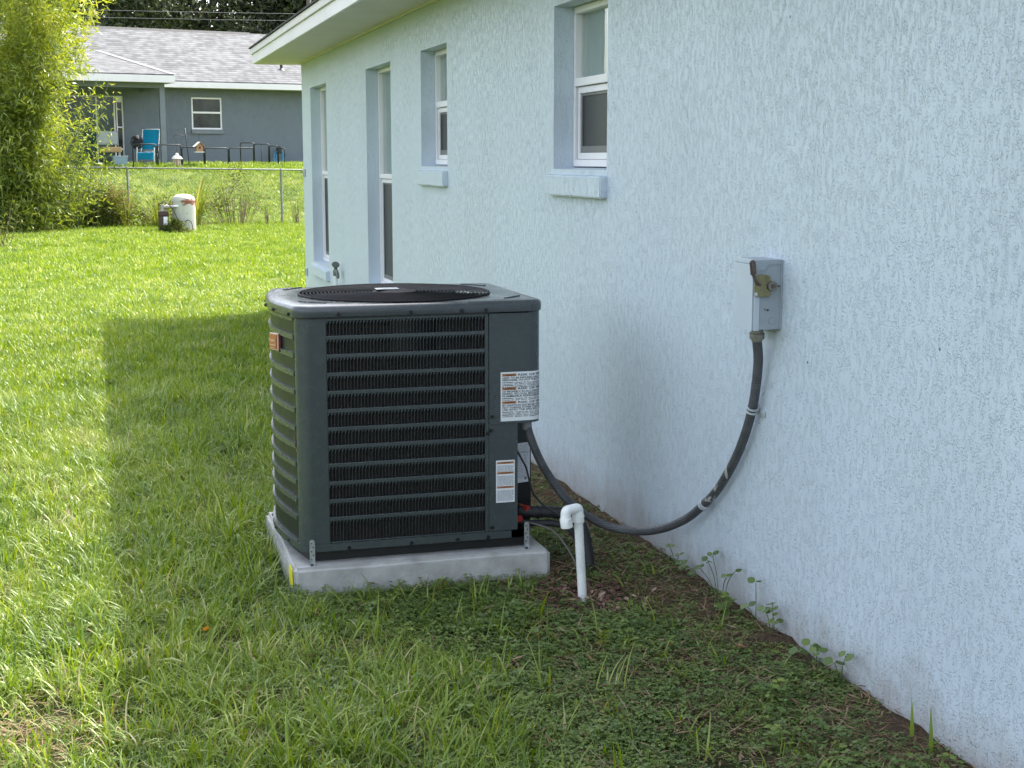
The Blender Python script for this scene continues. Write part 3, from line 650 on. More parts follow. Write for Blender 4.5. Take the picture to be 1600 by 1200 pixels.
# louvred bowed left side
LT0, LT1 = 0.02, 0.985
for z0, z1 in [(z0, z1) for z0, z1 in bands]:
    bm = BM(); zi = (z0 + z1) / 2
    strip(bm, left_curve(0.002, LT0, LT1), left_curve(-0.016, LT0, LT1), z0 - .002, z1 + .002); obj('louver_band', bm, M['ac'], ac, smooth=True, angle=40)
def left_fins(z0, z1):
    bm = BM(); pts = left_curve(-0.006, LT0, LT1, 58)
    for a, b in zip(pts, pts[1:]):
        d = Vector((b[0] - a[0], b[1] - a[1])).normalized(); nrm = Vector((d.y, -d.x))     # inward
        if nrm.x < 0: nrm = -nrm
        q = (a[0] + nrm.x * .018 + d.x * .0090, a[1] + nrm.y * .018 + d.y * .0090)
        e = (a[0] + d.x * .0082, a[1] + d.y * .0082)
        quad(bm, (a[0], a[1], z0), (e[0], e[1], z0), (e[0], e[1], z1), (a[0], a[1], z1))
        quad(bm, (e[0], e[1], z0), (q[0], q[1], z0), (q[0], q[1], z1), (e[0], e[1], z1))
    return bm
for z0, z1 in edges: obj('fin_row', left_fins(z0, z1), M['acshade'], ac)
bm = BM(); box(bm, AX0 + r_, AX1 - r_, AY1 - .02, AY1, Z0 + .02, Z1, .002); obj('back_panel', bm, M['ac'], ac)
# electrical cover, upper right, wraps round the corner; its foot is cut off above the service valves
BZ = 0.603
P0 = outline(0.006)
def rcorner(off): return [(AX1 - r_ + (r_ + off) * math.cos(a), AY0 + r_ + (r_ + off) * math.sin(a)) for a in np.linspace(PI * 1.5, PI * 2, 9)]
bm = BM(); strip(bm, [(-0.7525, AY0 - .004)] + rcorner(.004) + [(AX1 + .004, 5.48)], [(-0.7525, AY0 + .012)] + rcorner(-.014) + [(AX1 - .014, 5.48)], BZ, Z1 - .002)
obj('control_cover', bm, M['ac'], ac, smooth=True, angle=35)
bm = BM(); prism(bm, [(-0.75, AY0 + .002)] + rcorner(-.003) + [(AX1 - .003, 5.475), (-0.75, 5.475)], BZ + .003, BZ + .008); obj('control_floor', bm, M['screw'], ac)
bm = BM(); box(bm, AX1 - .015, AX1, 5.482, AY1 - r_, Z0 + .02, Z1, .002); obj('side_panel', bm, M['ac'], ac)
bm = BM(); box(bm, -0.7525, -0.6385, AY0, AY0 + .014, Z0 + .0205, BZ - .001, 0.002); box(bm, -.6525, -.6385, AY0 + .0142, AY0 + .12, Z0 + .0205, BZ - .001); obj('access_panel', bm, M['ac'], ac)
# recessed valve plate, black, angled inwards
VP0 = Vector((-0.650, 5.262, 0)); VP1 = Vector((-0.540, 5.300, 0))
bm = BM(); extrude_poly(bm, [(VP0.x, VP0.y, 0.23), (VP1.x, VP1.y, 0.23), (VP1.x, VP1.y, BZ - .002), (VP0.x, VP0.y, BZ - .002)], (0, .012, 0)); obj('valve_plate', bm, M['screw'], ac)
bm = BM(); box(bm, -.551, -.539, 5.3125, 5.480, Z0 + .0, BZ - .002); obj('valve_plate', bm, M['screw'], ac)
bm = BM(); box(bm, -0.66, -0.56, 5.30, 5.34, Z0, 0.229); obj('valve_recess', bm, M['dark'], ac)
bm = BM(); cyl(bm, (-0.612, 5.29, 0.205), (-0.612, 5.235, 0.205), 0.012, 10); cyl(bm, (-0.600, 5.30, 0.245), (-.585, 5.235, .245), .008, 8); tube(bm, smooth_path([(-.632, 5.28, .255), (-.630, 5.23, .24), (-.628, 5.225, .20), (-.625, 5.23, .17)], 4), .007, 8)
obj('service_valve', bm, M['copper'], ac, smooth=True)
bm = BM(); cyl(bm, (-0.612, 5.235, 0.205), (-0.612, 5.215, 0.205), 0.014, 12); cyl(bm, (-.585, 5.235, .245), (-.578, 5.212, .245), .011, 12); obj('valve_cap', bm, M['redcap'], ac)
# top cover: vertical skirt, rounded shoulder, flat top with a round opening
FC = Vector((-1.035, 5.543, 0)); FR = 0.372
bm = BM()
lev = [(0.010, Z1 + .0005), (0.012, Z1 + .010), (0.012, Z1 + .027), (0.010, Z1 + .034), (0.005, Z1 + .0395), (-0.003, Z1 + .0420), (-0.014, Z1 + .0430), (-0.0145, Z1 + .0415), (-0.030, Z1 + .0440)]
rings = [[bm.verts.new((p[0], p[1], z)) for p in outline(o)] for o, z in lev]
n = len(rings[0])
for a, b in zip(rings, rings[1:]):
    for i in range(n): bm.faces.new((a[i], a[(i + 1) % n], b[(i + 1) % n], b[i]))
def hole(rad, z):
    out = []
    for p in outline(-0.030):
        d = Vector((p[0] - FC.x, p[1] - FC.y)).normalized(); out.append(bm.verts.new((FC.x + d.x * rad, FC.y + d.y * rad, z)))
    return out
hr_ = [hole(FR + .006, Z1 + .0440), hole(FR, Z1 + .040), hole(FR - .004, Z1 + .0)]
for a, b in zip([rings[-1]] + hr_, hr_):
    for i in range(n): bm.faces.new((a[i], a[(i + 1) % n], b[(i + 1) % n], b[i]))
obj('top_cover', bm, M['actop'], ac, smooth=True, angle=50)
bm = BM(); prism(bm, outline(0.004), Z1 - 0.0055, Z1 - .0005)                                # black flange whose colour paints the shadow line under the cover
obj('shadow_line_flange', bm, M['screw'], ac)
# stamped ribs in the corners of the top
for (x0, y0), (x1, y1) in (((-1.44, 5.80), (-1.36, 5.885)), ((-0.68, 5.86), (-0.60, 5.77)), ((-0.67, 5.215), (-0.59, 5.30)), ((-1.445, 5.30), (-1.36, 5.215))):
    bm = BM(); bar(bm, (x0, y0, Z1 + .0455), (x1, y1, Z1 + .0455), .012, .005); obj('stamped_rib', bm, M['actop'], ac)
# fan guard: domed rings and spokes
def gz(r): return Z1 + 0.047 + 0.005 * (1 - (r / FR) ** 2)
bm = BM()
for k in range(21):
    r = 0.085 + (FR + .004 - 0.085) * k / 20
    tube(bm, [(FC.x + r * math.cos(a), FC.y + r * math.sin(a), gz(r)) for a in np.linspace(0, 2 * PI, 49)[:-1]], 0.0022 if k < 20 else .005, 5, closed=True)
obj('guard_ring', bm, M['grille'], ac, smooth=True, kind=None)
for k in range(10):
    a = 2 * PI * k / 10 + .2; bm = BM()
    tube(bm, [(FC.x + r * math.cos(a + .25 * (r - .08)), FC.y + r * math.sin(a + .25 * (r - .08)), gz(r) - .005) for r in np.linspace(.06, FR + .004, 9)], .003, 5); obj('guard_spoke', bm, M['grille'], ac, smooth=True)
bm = BM(); lathe(bm, [(0, .012), (.05, .012), (.085, .006), (.09, 0), (.088, -.004), (0, -.004)], (FC.x, FC.y, gz(.085) - .004), 28); obj('guard_hub', bm, M['grille'], ac, smooth=True, angle=40)
bm = BM(); box(bm, FC.x - .075, FC.x + .015, FC.y - .03, FC.y + .025, gz(0) + .009, gz(0) + .013, .002); obj('hub_plate', bm, M['galv'], ac)
bm = BM(); cyl(bm, (FC.x, FC.y, Z1 - .14), (FC.x, FC.y, Z1 + .035), .075, 24); obj('fan_motor', bm, M['screw'], ac, smooth=True, angle=40)
for k in range(3):
    bm = BM(); a0 = 2 * PI * k / 3 + .5; V = []
    for i in range(7):
        r = .07 + .28 * i / 6
        V.append([bm.verts.new((FC.x + r * math.cos(a0 + w + .15 * i / 6), FC.y + r * math.sin(a0 + w + .15 * i / 6), Z1 - .10 + .07 * (w / .9))) for w in (0, .3, .6, .9)])
    for A, B in zip(V, V[1:]):
        for j in range(3): bm.faces.new((A[j], A[j + 1], B[j + 1], B[j]))
    obj('fan_blade', bm, M['galv'], ac, smooth=True)
bm = BM(); lathe(bm, [(.37, Z1 + .02), (.37, Z1 - .16), (0, Z1 - .17)], (FC.x, FC.y, 0), 32); obj('fan_shroud', bm, M['screw'], ac, smooth=True, angle=40)
# screws
def screw(p, d):
    bm = BM(); p = Vector(p); d = Vector(d).normalized()
    cyl(bm, p - d * .001, p + d * .002, .0075, 8); cyl(bm, p + d * .002, p + d * .006, .0045, 6); obj('screw', bm, M['screw'], ac)
for x in (-1.325, -1.055, -0.860, -0.767): screw((x, AY0 - .0125, Z1 + .010), (0, -1, 0))
for t in (.03, .30, .56, .80): 
    p = left_curve(0.012, t, t, 1)[0]; screw((p[0] - .001, p[1], Z1 + .008), (-1, -.2, 0))
for p in ((-0.742, AY0 - .0045, .632), (-0.7455, AY0, .578), (-.758, AY0 + .0005, .566), (-.742, AY0, .196), (-.758, AY0 - .004, .160), (-1.06, AY0 - .004, .160), (-.88, AY0 - .004, .160), (-1.30, AY0 - .004, .160)): screw(p, (0, -1, 0))
for t in (.15, .45, .75): 
    p = left_curve(.004, t, t, 1)[0]; screw((p[0], p[1], Z0 + .006), (-1, 0, 0))

# text as flat print
FONT = {}
def text_geo(s):
    if s not in FONT:
        cu = bpy.data.curves.new('t', 'FONT'); cu.body = s; cu.size = 1.0; cu.offset = 0.018; cu.resolution_u = 2
        o = bpy.data.objects.new('t', cu); me = bpy.data.meshes.new_from_object(o)
        v = np.array([x.co[:] for x in me.vertices]); f = [list(p.vertices) for p in me.polygons]
        bpy.data.objects.remove(o); bpy.data.curves.remove(cu); bpy.data.meshes.remove(me)
        FONT[s] = (v, f, v[:, 0].max() if len(v) else 0)
    return FONT[s]
def put_text(bm, s, u, v, h, fn, width=None, mi=0):
    vs, fs, w = text_geo(s); k = h / 0.72; kx = k if width is None else width / w
    V = [bm.verts.new(fn(u + p[0] * kx, v + p[1] * k)) for p in vs]
    for f in fs:
        try: bm.faces.new([V[i] for i in f]).material_index = mi
        except ValueError: pass
def put_rect(bm, u0, u1, v0, v1, fn, mi=0, n=6):
    for k in range(n):
        a = u0 + (u1 - u0) * k / n; b = u0 + (u1 - u0) * (k + 1) / n
        bm.faces.new([bm.verts.new(fn(*q)) for q in ((a, v0), (b, v0), (b, v1), (a, v1))]).material_index = mi
# large warning label that wraps round the front right corner
def wrap(off):
    fl = (AX1 - r_) - (-0.708); rr = r_ + .004 + off
    def fn(u, v):
        if u <= fl: return (-0.708 + u, AY0 - .004 - off, v)
        a = PI * 1.5 + (u - fl) / rr; a = min(a, PI * 2)
        return (AX1 - r_ + rr * math.cos(a), AY0 + r_ + rr * math.sin(a), v)
    return fn
LW = 0.19; lz0, lz1 = 0.612, 0.802
bm = BM(); put_rect(bm, 0, LW, lz0, lz1, wrap(.0006), 0, 22); lab = obj('warning_label', bm, M['label'], ac, 'large white warning label with three orange bars, wrapped round the corner', smooth=True)
bm = BM(); f1 = wrap(.0011)
for zc in (0.790, 0.737, 0.684): put_rect(bm, .006, .062, zc - .0045, zc + .0055, f1, 0, 3)
obj('warning_bar', bm, M['orange'], lab, 'orange warning bars')
bm = BM(); f2 = wrap(.0016)
def block(zc, lines, french):
    put_text(bm, '! WARNING', .012, zc - .0028, .0062, f2, width=.044)
    put_text(bm, lines[0], .068, zc - .0035, .0080, f2, width=.112)
    for i, s in enumerate(lines[1:]): put_text(bm, s, .006, zc - .0140 - .0088 * i, .0072, f2, width=.174)
    z = zc - .0135 - .0085 * (len(lines) - 1)
    for s in french:
        put_rect(bm, .006, .050, z + .0008, z + .0032, f2, 0, 2)
        put_text(bm, s, .055, z, .0042, f2, width=.122); put_text(bm, s, .006, z - .0055, .0042, f2, width=.165); z -= .0115
block(.790, ['RISK OF FIRE', 'USED. TO BE REPAIRED ONLY BY', 'PERSONNEL. DO NOT PUNCTURE'], ['risque de feu refrigerant', 'a reparer seulement par'])
block(.737, ['RISK OF FIRE', 'OF PROPERLY IN ACCORDANCE', 'FEDERAL OR LOCAL REGULATIONS', 'FLAMMABLE REFRIGERANT'], ['risque de feu eliminer'])
block(.684, ['RISK OF FIRE', 'BY IGNITION SOURCES WHEN', 'NOT DURING OTHER THAN AIR', 'USE WITH THE SPECIFIC APP'], ['risque de feu source', 'utiliser avec les appareils'])
obj('label_print', bm, M['ink'], lab)
# smaller label on the access panel
bm = BM(); fa = lambda u, v: (-0.726 + u, AY0 - .0012, .293 + v); put_rect(bm, 0, .075, 0, .166, fa, 0, 1); lab = obj('warning_label', bm, M['label'], ac, 'small white warning label with three thin orange bars')
bm = BM(); fb = lambda u, v: (-0.726 + u, AY0 - .0017, .293 + v)
for v in (.152, .112, .056): put_rect(bm, .004, .071, v, v + .0085, fb, 0, 1)
obj('warning_bar', bm, M['orange'], lab)
bm = BM(); fc = lambda u, v: (-0.726 + u, AY0 - .0021, .293 + v)
for v in (.152, .112, .056): put_text(bm, '! WARNING', .016, v + .002, .005, fc, width=.044)
obj('label_print', bm, M['ink'], lab)
bm = BM(); rnd = random.Random(3)
for v0, v1 in ((.122, .149), (.068, .108), (.005, .051)):
    v = v1 - .005
    while v > v0:
        u = .005
        while u < .066:
            w = rnd.uniform(.004, .013); put_rect(bm, u, min(u + w, .070), v, v + .0018, fc, 0, 1); u += w + .0018
        v -= .0043
obj('label_print', bm, M['inkpale'], lab)
# silver data label on the recessed plate
vd = (VP1 - VP0).normalized(); vn = Vector((vd.y, -vd.x, 0))
def fd(o): return lambda u, v: tuple(VP0 + vd * (.036 + u) + vn * o + Vector((0, 0, .335 + v)))
bm = BM(); put_rect(bm, 0, .075, 0, .160, fd(.001), 0, 1); lab = obj('data_label', bm, M['labelgrey'], ac, 'grey data label on the recessed black plate')
bm = BM()
for k in range(22):
    u = .006
    while u < .060:
        w = rnd.uniform(.004, .018); put_rect(bm, u, min(u + w, .066), .150 - k * .0062, .1515 - k * .0062, fd(.0016), 0, 1); u += w + .003
put_rect(bm, .048, .060, .010, .022, fd(.0016), 0, 1); put_rect(bm, .002, .073, .122, .1235, fd(.0016), 0, 1)
obj('label_print', bm, M['inkpale'], lab)
# maker's badge on the bowed side
def lp(u, v, o):
    t = (5.37 - AY0 - .05) / (AY1 - AY0 - .1) + u / (AY1 - AY0 - .1); p = left_curve(-0.003 + o, t, t, 1)[0]; return Vector((p[0], p[1], .877 + v))
bm = BM(); c = [lp(0, .008, 0), lp(.145, -.004, 0), lp(.145, .064, 0), lp(0, .076, 0)]; extrude_poly(bm, c, (-.012, 0, 0)); bmesh.ops.bevel(bm, geom=list(bm.edges), offset=.003, segments=1, affect='EDGES'); bd = obj('maker_badge', bm, M['badgerim'], ac, 'small orange badge high on the bowed left side')
bm = BM(); c = [lp(.01, .014, .013), lp(.136, .002, .013), lp(.136, .058, .013), lp(.01, .069, .013)]; extrude_poly(bm, c, (-.001, 0, 0)); obj('badge_face', bm, M['badge'], bd)
bm = BM()
for u0, u1, a, b in ((.03, .10, .044, .051), (.02, .125, .028, .032), (.04, .11, .017, .020)):
    extrude_poly(bm, [lp(u0, a - .09 * u0, .0145), lp(u1, a - .09 * u1, .0145), lp(u1, b - .09 * u1, .0145), lp(u0, b - .09 * u0, .0145)], (-.0012, 0, 0))
obj('badge_mark', bm, M['badgerim'], bd)
bm = BM(); extrude_poly(bm, [lp(-.002, .004, .001), lp(-.002, .074, .001), lp(-.006, .070, .001), lp(-.006, .008, .001)], (-.008, 0, 0)); obj('badge_edge', bm, M['badgeedge'], bd)
# hold-down straps
def strap(x, y, ztop, flip):
    bm = BM(); h = ztop - PZ; pts = [(x - .010, ztop - .01)] + [(x + .010 * math.cos(a), ztop - .010 + .010 * math.sin(a)) for a in np.linspace(PI, 0, 7)][1:]
    pts += [(x + .010, PZ + .002), (x - .010, PZ + .002)]
    extrude_poly(bm, [(p[0], y, p[1]) for p in pts], (0, .0025, 0)); box(bm, x - .012, x + .012, y - .022, y - .0005, PZ + .0005, PZ + .003)
    s = obj('hold_down_strap', bm, M['galv'], ac, 'galvanised steel hold-down strap')
    bm = BM()
    for k in range(5): cyl(bm, (x + (.003 if k % 2 else -.003), y - .0006, ztop - .014 - k * .0155), (x + (.003 if k % 2 else -.003), y - .0001, ztop - .014 - k * .0155), .0028, 8)
    cyl(bm, (x - .004, y - .012, PZ + .003), (x - .004, y - .012, PZ + .008), .006, 6)
    obj('strap_hole', bm, M['screw'], s)
strap(-1.440, 5.138, .203, 0)
strap(-0.604, 5.142, .210, 1)
# dry twig caught in the side louvres
bm = BM(); a = lp(-.17, -.35, .004); tube(bm, [a, a + Vector((-.002, .05, .055))], .0022, 5); tag(obj('caught_twig', bm, M['drystem']), 'short brown twig caught in the louvres of the bowed side', 'twig')

# ------------------------------------------------------------------ conduit, box, pipes
CP = [(-0.588, 5.205, 0.600), (-0.585, 5.200, 0.575), (-0.570, 5.188, 0.519), (-0.53, 5.199, 0.432), (-0.48, 5.214, 0.354), (-0.42, 5.209, 0.273), (-0.34, 5.207, 0.203), (-0.25, 5.192, 0.155), (-0.17, 5.116, 0.148), (-0.11, 4.997, 0.181), (-0.06, 4.865, 0.249), (-0.04, 4.736, 0.338), (-0.032, 4.633, 0.419), (-0.03, 4.518, 0.535), (-0.03, 4.435, 0.643), (-0.03, 4.376, 0.755), (-0.032, 4.345, 0.848), (-0.040, 4.318, 0.938), (-0.058, 4.296, 1.010), (-0.060, 4.292, 1.045)]
con = thing('flexible_conduit', 'dark grey flexible conduit looping from the condenser up to the wall box', 'conduit', CP[8])
bm = BM(); tube(bm, smooth_path(CP, 7), 0.0165, 18); obj('hose', bm, M['conduit'], con, smooth=True)
bm = BM(); tube(bm, [(-0.588, 5.205, .6025), (-.588, 5.205, .592), (-.588, 5.205, .5915), (-.587, 5.203, .570), (-.586, 5.202, .565)], [.024, .024, .021, .021, .018], 16); obj('connector', bm, M['fitting'], con, smooth=True, angle=40)
bm = BM(); tube(bm, [(-.060, 4.292, 1.0425), (-.060, 4.292, 1.031), (-.060, 4.292, 1.030), (-.0590, 4.294, 1.012), (-.0585, 4.295, 1.011), (-.058, 4.296, 1.003)], [.021, .021, .025, .025, .019, .019], 16); obj('connector', bm, M['fitrust'], con, smooth=True, angle=40)
def clamp(i, w):
    p = Vector(CP[i]); d = (Vector(CP[i + 1]) - Vector(CP[i - 1])).normalized(); s = Vector((1, 0, 0)); s = (s - d * s.dot(d)).normalized(); t = d.cross(s)
    bm = BM()
    for dz in (-.007, 0.007):
        pts = [p + d * dz + (s * math.cos(a) + t * math.sin(a)) * .0185 for a in np.linspace(R(20), R(340), 20)]
        tube(bm, [Vector((-.001, pts[0].y + t.y * .025, pts[0].z + t.z * .025))] + pts[1:-1] + [pts[-1]], .0042, 7)
    q = p + s * .026 - t * (.030 if w else -.030); q.x = -.003
    box(bm, -.006, -.0005, q.y - .018, q.y + .018, q.z - .009, q.z + .009, .002)
    obj('clamp', bm, M['clampgrey'], con, 'clamp smeared with wall paint', smooth=True, angle=40)
clamp(15, 1); clamp(11, 0)

db = thing('disconnect_box', 'grey electrical disconnect box with brass latch and rusty lever on the blue wall', 'electrical box', (-0.05, 4.31, 1.045))
bm = BM(); box(bm, -0.100, 0.0, 4.240, 4.382, 1.046, 1.277, .003); obj('enclosure', bm, M['boxgrey'], db)
bm = BM(); box(bm, -0.1045, -0.1005, 4.244, 4.385, 1.043, 1.262, .0015); box(bm, -.1045, -.1005, 4.244, 4.385, 1.2635, 1.279, .0015); obj('front_cover', bm, M['boxwhite'], db, 'pale front cover close to the wall colour')
bm = BM(); box(bm, -.1005, -.081, 4.2365, 4.2395, 1.044, 1.215, .001); obj('hinge_flange', bm, M['boxwhite'], db)
bm = BM(); extrude_poly(bm, [(-.098, 4.2395, 1.276), (-.052, 4.2395, 1.276), (-.052, 4.2395, 1.262), (-.066, 4.2395, 1.243), (-.098, 4.2395, 1.243)], (0, -.004, 0)); obj('corner_plate', bm, M['boxgrey'], db)
bm = BM(); box(bm, -.0515, -.006, 4.2365, 4.2395, 1.262, 1.276); box(bm, -.006, -.001, 4.234, 4.2395, 1.046, 1.276); obj('side_flange', bm, M['boxgrey'], db)
bm = BM(); extrude_poly(bm, [(-.104, 4.232, 1.222), (-.100, 4.232, 1.228), (-.085, 4.232, 1.229), (-.074, 4.232, 1.231), (-.052, 4.232, 1.226), (-.047, 4.232, 1.216), (-.052, 4.232, 1.207), (-.062, 4.232, 1.198), (-.062, 4.232, 1.184), (-.052, 4.232, 1.178), (-.046, 4.232, 1.166), (-.052, 4.232, 1.157), (-.062, 4.232, 1.158), (-.098, 4.232, 1.158), (-.105, 4.232, 1.164)], (0, -.006, 0)); obj('latch_plate', bm, M['brass'], db)
bm = BM(); cyl(bm, (-.100, 4.2255, 1.167), (-.100, 4.2245, 1.167), .006, 10); obj('latch_hole', bm, M['boxwhite'], db)
bm = BM(); cyl(bm, (-.042, 4.2395, 1.192), (-.042, 4.220, 1.192), .0165, 18); k_ = obj('pivot', bm, M['fitrust'], db, smooth=True, angle=40)
bm = BM(); cyl(bm, (-.042, 4.2195, 1.192), (-.042, 4.214, 1.192), .008, 6); obj('pivot_nut', bm, M['rustbar'], k_)
bm = BM(); tube(bm, smooth_path([(-.085, 4.228, 1.196), (-.100, 4.222, 1.205), (-.112, 4.216, 1.222), (-.118, 4.212, 1.232)], 3), .0055, 8); lv = obj('lever', bm, M['rustbar'], db, smooth=True)
bm = BM(); bar(bm, (-.1165, 4.212, 1.228), (-.127, 4.203, 1.280), .021, .013, up=(0, 1, 0)); bmesh.ops.bevel(bm, geom=list(bm.edges), offset=.005, segments=2, affect='EDGES'); obj('lever_grip', bm, M['rustbar'], lv, smooth=True, angle=40)
bm = BM(); tube(bm, [(-.034 + .0115 * math.cos(a), 4.2393, 1.076 + .0115 * math.sin(a)) for a in np.linspace(0, 2 * PI, 21)[:-1]], .0012, 5, closed=True); obj('knockout', bm, M['boxgrey'], db, smooth=True)
bm = BM(); cyl(bm, (-.050, 4.2395, 1.112), (-.050, 4.237, 1.112), .0032, 8); cyl(bm, (-.060, 4.2395, 1.114), (-.060, 4.2385, 1.114), .0025, 8); cyl(bm, (-.012, 4.2395, 1.190), (-.012, 4.238, 1.190), .003, 8); obj('rivet', bm, M['screw'], db)

pv = thing('drain_pipe', 'white plastic pipe standing up from the soil with a hooked elbow on top', 'pipe', (-0.499, 4.765, 0))
bm = BM(); cyl(bm, (-.498, 4.765, -.08), (-.5225, 4.765, .318), .0165, 20); obj('pipe', bm, M['pvc'], pv, smooth=True, angle=40)
ex = Vector((-.5225, 4.765, .0)); hd = Vector((-.90, -.43, 0)).normalized()
def E(u, z): return ex + hd * u + Vector((0, 0, z))
path = [E(0, .298), E(0, .2985), E(0, .324), E(0, .3245), E(0, .334)] + [E(.011 - .011 * math.cos(a), .341 + .009 * math.sin(a)) for a in np.linspace(.25, PI / 2, 6)]
path += [E(.030, .3505)] + [E(.052 + .011 * math.sin(a), .341 + .009 * math.cos(a)) for a in np.linspace(.2, PI / 2, 7)] + [E(.0630, .322), E(.0630, .3215), E(.0570, .290)]
rad = [.0190, .0222, .0222, .0200, .0190] + [.0188] * 6 + [.0185] + [.0188] * 7 + [.0195, .0224, .0224]
bm = BM(); tube(bm, path, rad, 22, cap=False)
tube(bm, [path[-1], path[-1] + Vector((0.001, 0, .012))], [.0205, .0175], 22)
el = obj('elbow', bm, M['pvc'], pv, smooth=True, angle=50)

ls = thing('refrigerant_line', 'black foam wrapped refrigerant line running from the condenser into the soil', 'pipe', (-0.35, 5.18, 0))
bm = BM(); tube(bm, smooth_path([(-.61, 5.245, .228), (-.55, 5.225, .228), (-.48, 5.205, .226), (-.42, 5.185, .214), (-.378, 5.165, .18), (-.360, 5.145, .11), (-.354, 5.12, .02), (-.352, 5.11, -.06)], 5), .0235, 14); obj('insulation', bm, M['foam'], ls, smooth=True)
bm = BM(); tube(bm, smooth_path([(-.615, 5.235, .190), (-.55, 5.205, .186), (-.48, 5.185, .184), (-.43, 5.165, .170), (-.398, 5.145, .13), (-.388, 5.125, .06), (-.386, 5.11, -.05)], 5), .013, 12); obj('insulation', bm, M['foam'], ls, smooth=True)
for p in ((-.535, 5.22, .228), (-.455, 5.198, .222)):
    bm = BM(); tube(bm, [Vector(p) + Vector((0, .026 * math.cos(a), .026 * math.sin(a) - .002)) for a in np.linspace(0, 2 * PI, 17)[:-1]], .003, 6, closed=True); obj('tape', bm, M['cable'], ls, smooth=True)
bm = BM(); tube(bm, smooth_path([(-.645, 5.19, .525), (-.640, 5.172, .500), (-.618, 5.165, .455), (-.600, 5.165, .420), (-.585, 5.165, .36), (-.570, 5.165, .315), (-.535, 5.165, .272), (-.49, 5.15, .24), (-.44, 5.14, .205), (-.415, 5.135, .165), (-.402, 5.13, .10), (-.398, 5.12, -.02)], 5), .0042, 8)
tag(obj('control_cable', bm, M['cable'], smooth=True), 'thin black cable sagging from the condenser side over the refrigerant line', 'cable')
bm = BM(); tube(bm, smooth_path([(-.60, 5.21, .196), (-.55, 5.17, .188), (-.495, 5.14, .165), (-.455, 5.10, .11), (-.430, 5.06, .05), (-.420, 5.03, -.02)], 5), .0045, 8)
tag(obj('loose_cable', bm, M['cablegrey'], smooth=True), 'weathered grey brown cable arching down beside the pad corner', 'cable')

tap = thing('hose_tap', 'weathered outdoor tap on a short white pipe near the far corner of the blue house', 'tap', (-0.06, 13.06, 0))
bm = BM(); cyl(bm, (-.06, 13.06, -.05), (-.06, 13.06, .56), .018, 12); obj('pipe', bm, M['pvc'], tap, smooth=True, angle=40)
bm = BM(); lathe(bm, [(0, .545), (.024, .545), (.026, .585), (.018, .60), (.012, .64), (0, .64)], (-.06, 13.06, 0), 12); tube(bm, smooth_path([(-.06, 13.06, .585), (-.06, 13.00, .59), (-.06, 12.955, .565), (-.06, 12.94, .53)], 4), [.015] * 13, 10); obj('spout', bm, M['oldbronze'], tap, smooth=True, angle=40)
bm = BM(); lathe(bm, [(0, 0), (.034, 0), (.038, .008), (.034, .016), (0, .016)], (-.06, 13.06, .64), 14)
bmesh.ops.rotate(bm, verts=bm.verts, cent=(-.06, 13.06, .64), matrix=Matrix.Rotation(R(40), 3, 'X')); obj('handle', bm, M['oldbronze'], tap, smooth=True, angle=40)

# ------------------------------------------------------------------ neighbour's house (its own axes: x along the front, -y towards us)
HO = Vector((1.266, 45.7, 1.30)); HA = R(12); HM = Matrix.Translation(HO) @ Matrix.Rotation(HA, 4, 'Z')
def H(x, y, z): return HM @ Vector((x, y, z))
nh = thing('grey_house', 'grey stucco house with pale shingle roof and porch behind the fence', 'house', HO, HA, local=True)
bm = BM(); XL, XR, DK = -14.0, 12.0, 9.0
holes = [(-0.482, 0.480, 1.238, 2.211), (-4.55, -2.56, 0.14, 2.205)]
xb_ = sorted({XL, XR} | {h[0] for h in holes} | {h[1] for h in holes}); zb_ = sorted({-.4, 2.62} | {h[2] for h in holes} | {h[3] for h in holes})
for x0, x1 in zip(xb_, xb_[1:]):
    for z0, z1 in zip(zb_, zb_[1:]):
        if any(h[0] <= x0 and x1 <= h[1] and h[2] <= z0 and z1 <= h[3] for h in holes): continue
        quad(bm, (x0, 0, z0), (x1, 0, z0), (x1, 0, z1), (x0, 0, z1))
for x0, x1, z0, z1 in holes:
    quad(bm, (x0, 0, z0), (x0, .14, z0), (x0, .14, z1), (x0, 0, z1)); quad(bm, (x1, 0, z0), (x1, 0, z1), (x1, .14, z1), (x1, .14, z0))
    quad(bm, (x0, 0, z1), (x0, .14, z1), (x1, .14, z1), (x1, 0, z1)); quad(bm, (x0, 0, z0), (x1, 0, z0), (x1, .14, z0), (x0, .14, z0))
quad(bm, (XL, 0, -.4), (XL, 0, 2.62), (XL, DK, 2.62), (XL, DK, -.4)); quad(bm, (XR, 0, -.4), (XR, DK, -.4), (XR, DK, 2.62), (XR, 0, 2.62)); quad(bm, (XL, DK, -.4), (XL, DK, 2.62), (XR, DK, 2.62), (XR, DK, -.4))
bmesh.ops.remove_doubles(bm, verts=bm.verts, dist=1e-4); obj('wall', bm, M['greystucco'], nh)
bm = BM(); x0, x1, z0, z1 = holes[0]; fw = .048; zm = 1.752
for a in ((x0, x0 + fw, z0, z1), (x1 - fw, x1, z0, z1), (x0 + fw, x1 - fw, z1 - fw, z1), (x0 + fw, x1 - fw, z0, z0 + fw), (x0 + fw, x1 - fw, zm - .028, zm + .028)): box(bm, a[0], a[1], .02, .08, a[2], a[3], .003)
w = obj('window', bm, M['white'], nh)
for a, b in ((z0 + fw, zm - .028), (zm + .028, z1 - fw)):
    bm = BM(); box(bm, x0 + fw, x1 - fw, .05, .056, a, b); obj('pane', bm, M['darkglass'], w)
bm = BM(); box(bm, x0 - .02, x1 + .03, -.055, .015, z0 - .135, z0 - .002, .008); obj('window_sill', bm, M['postgrey'], w)
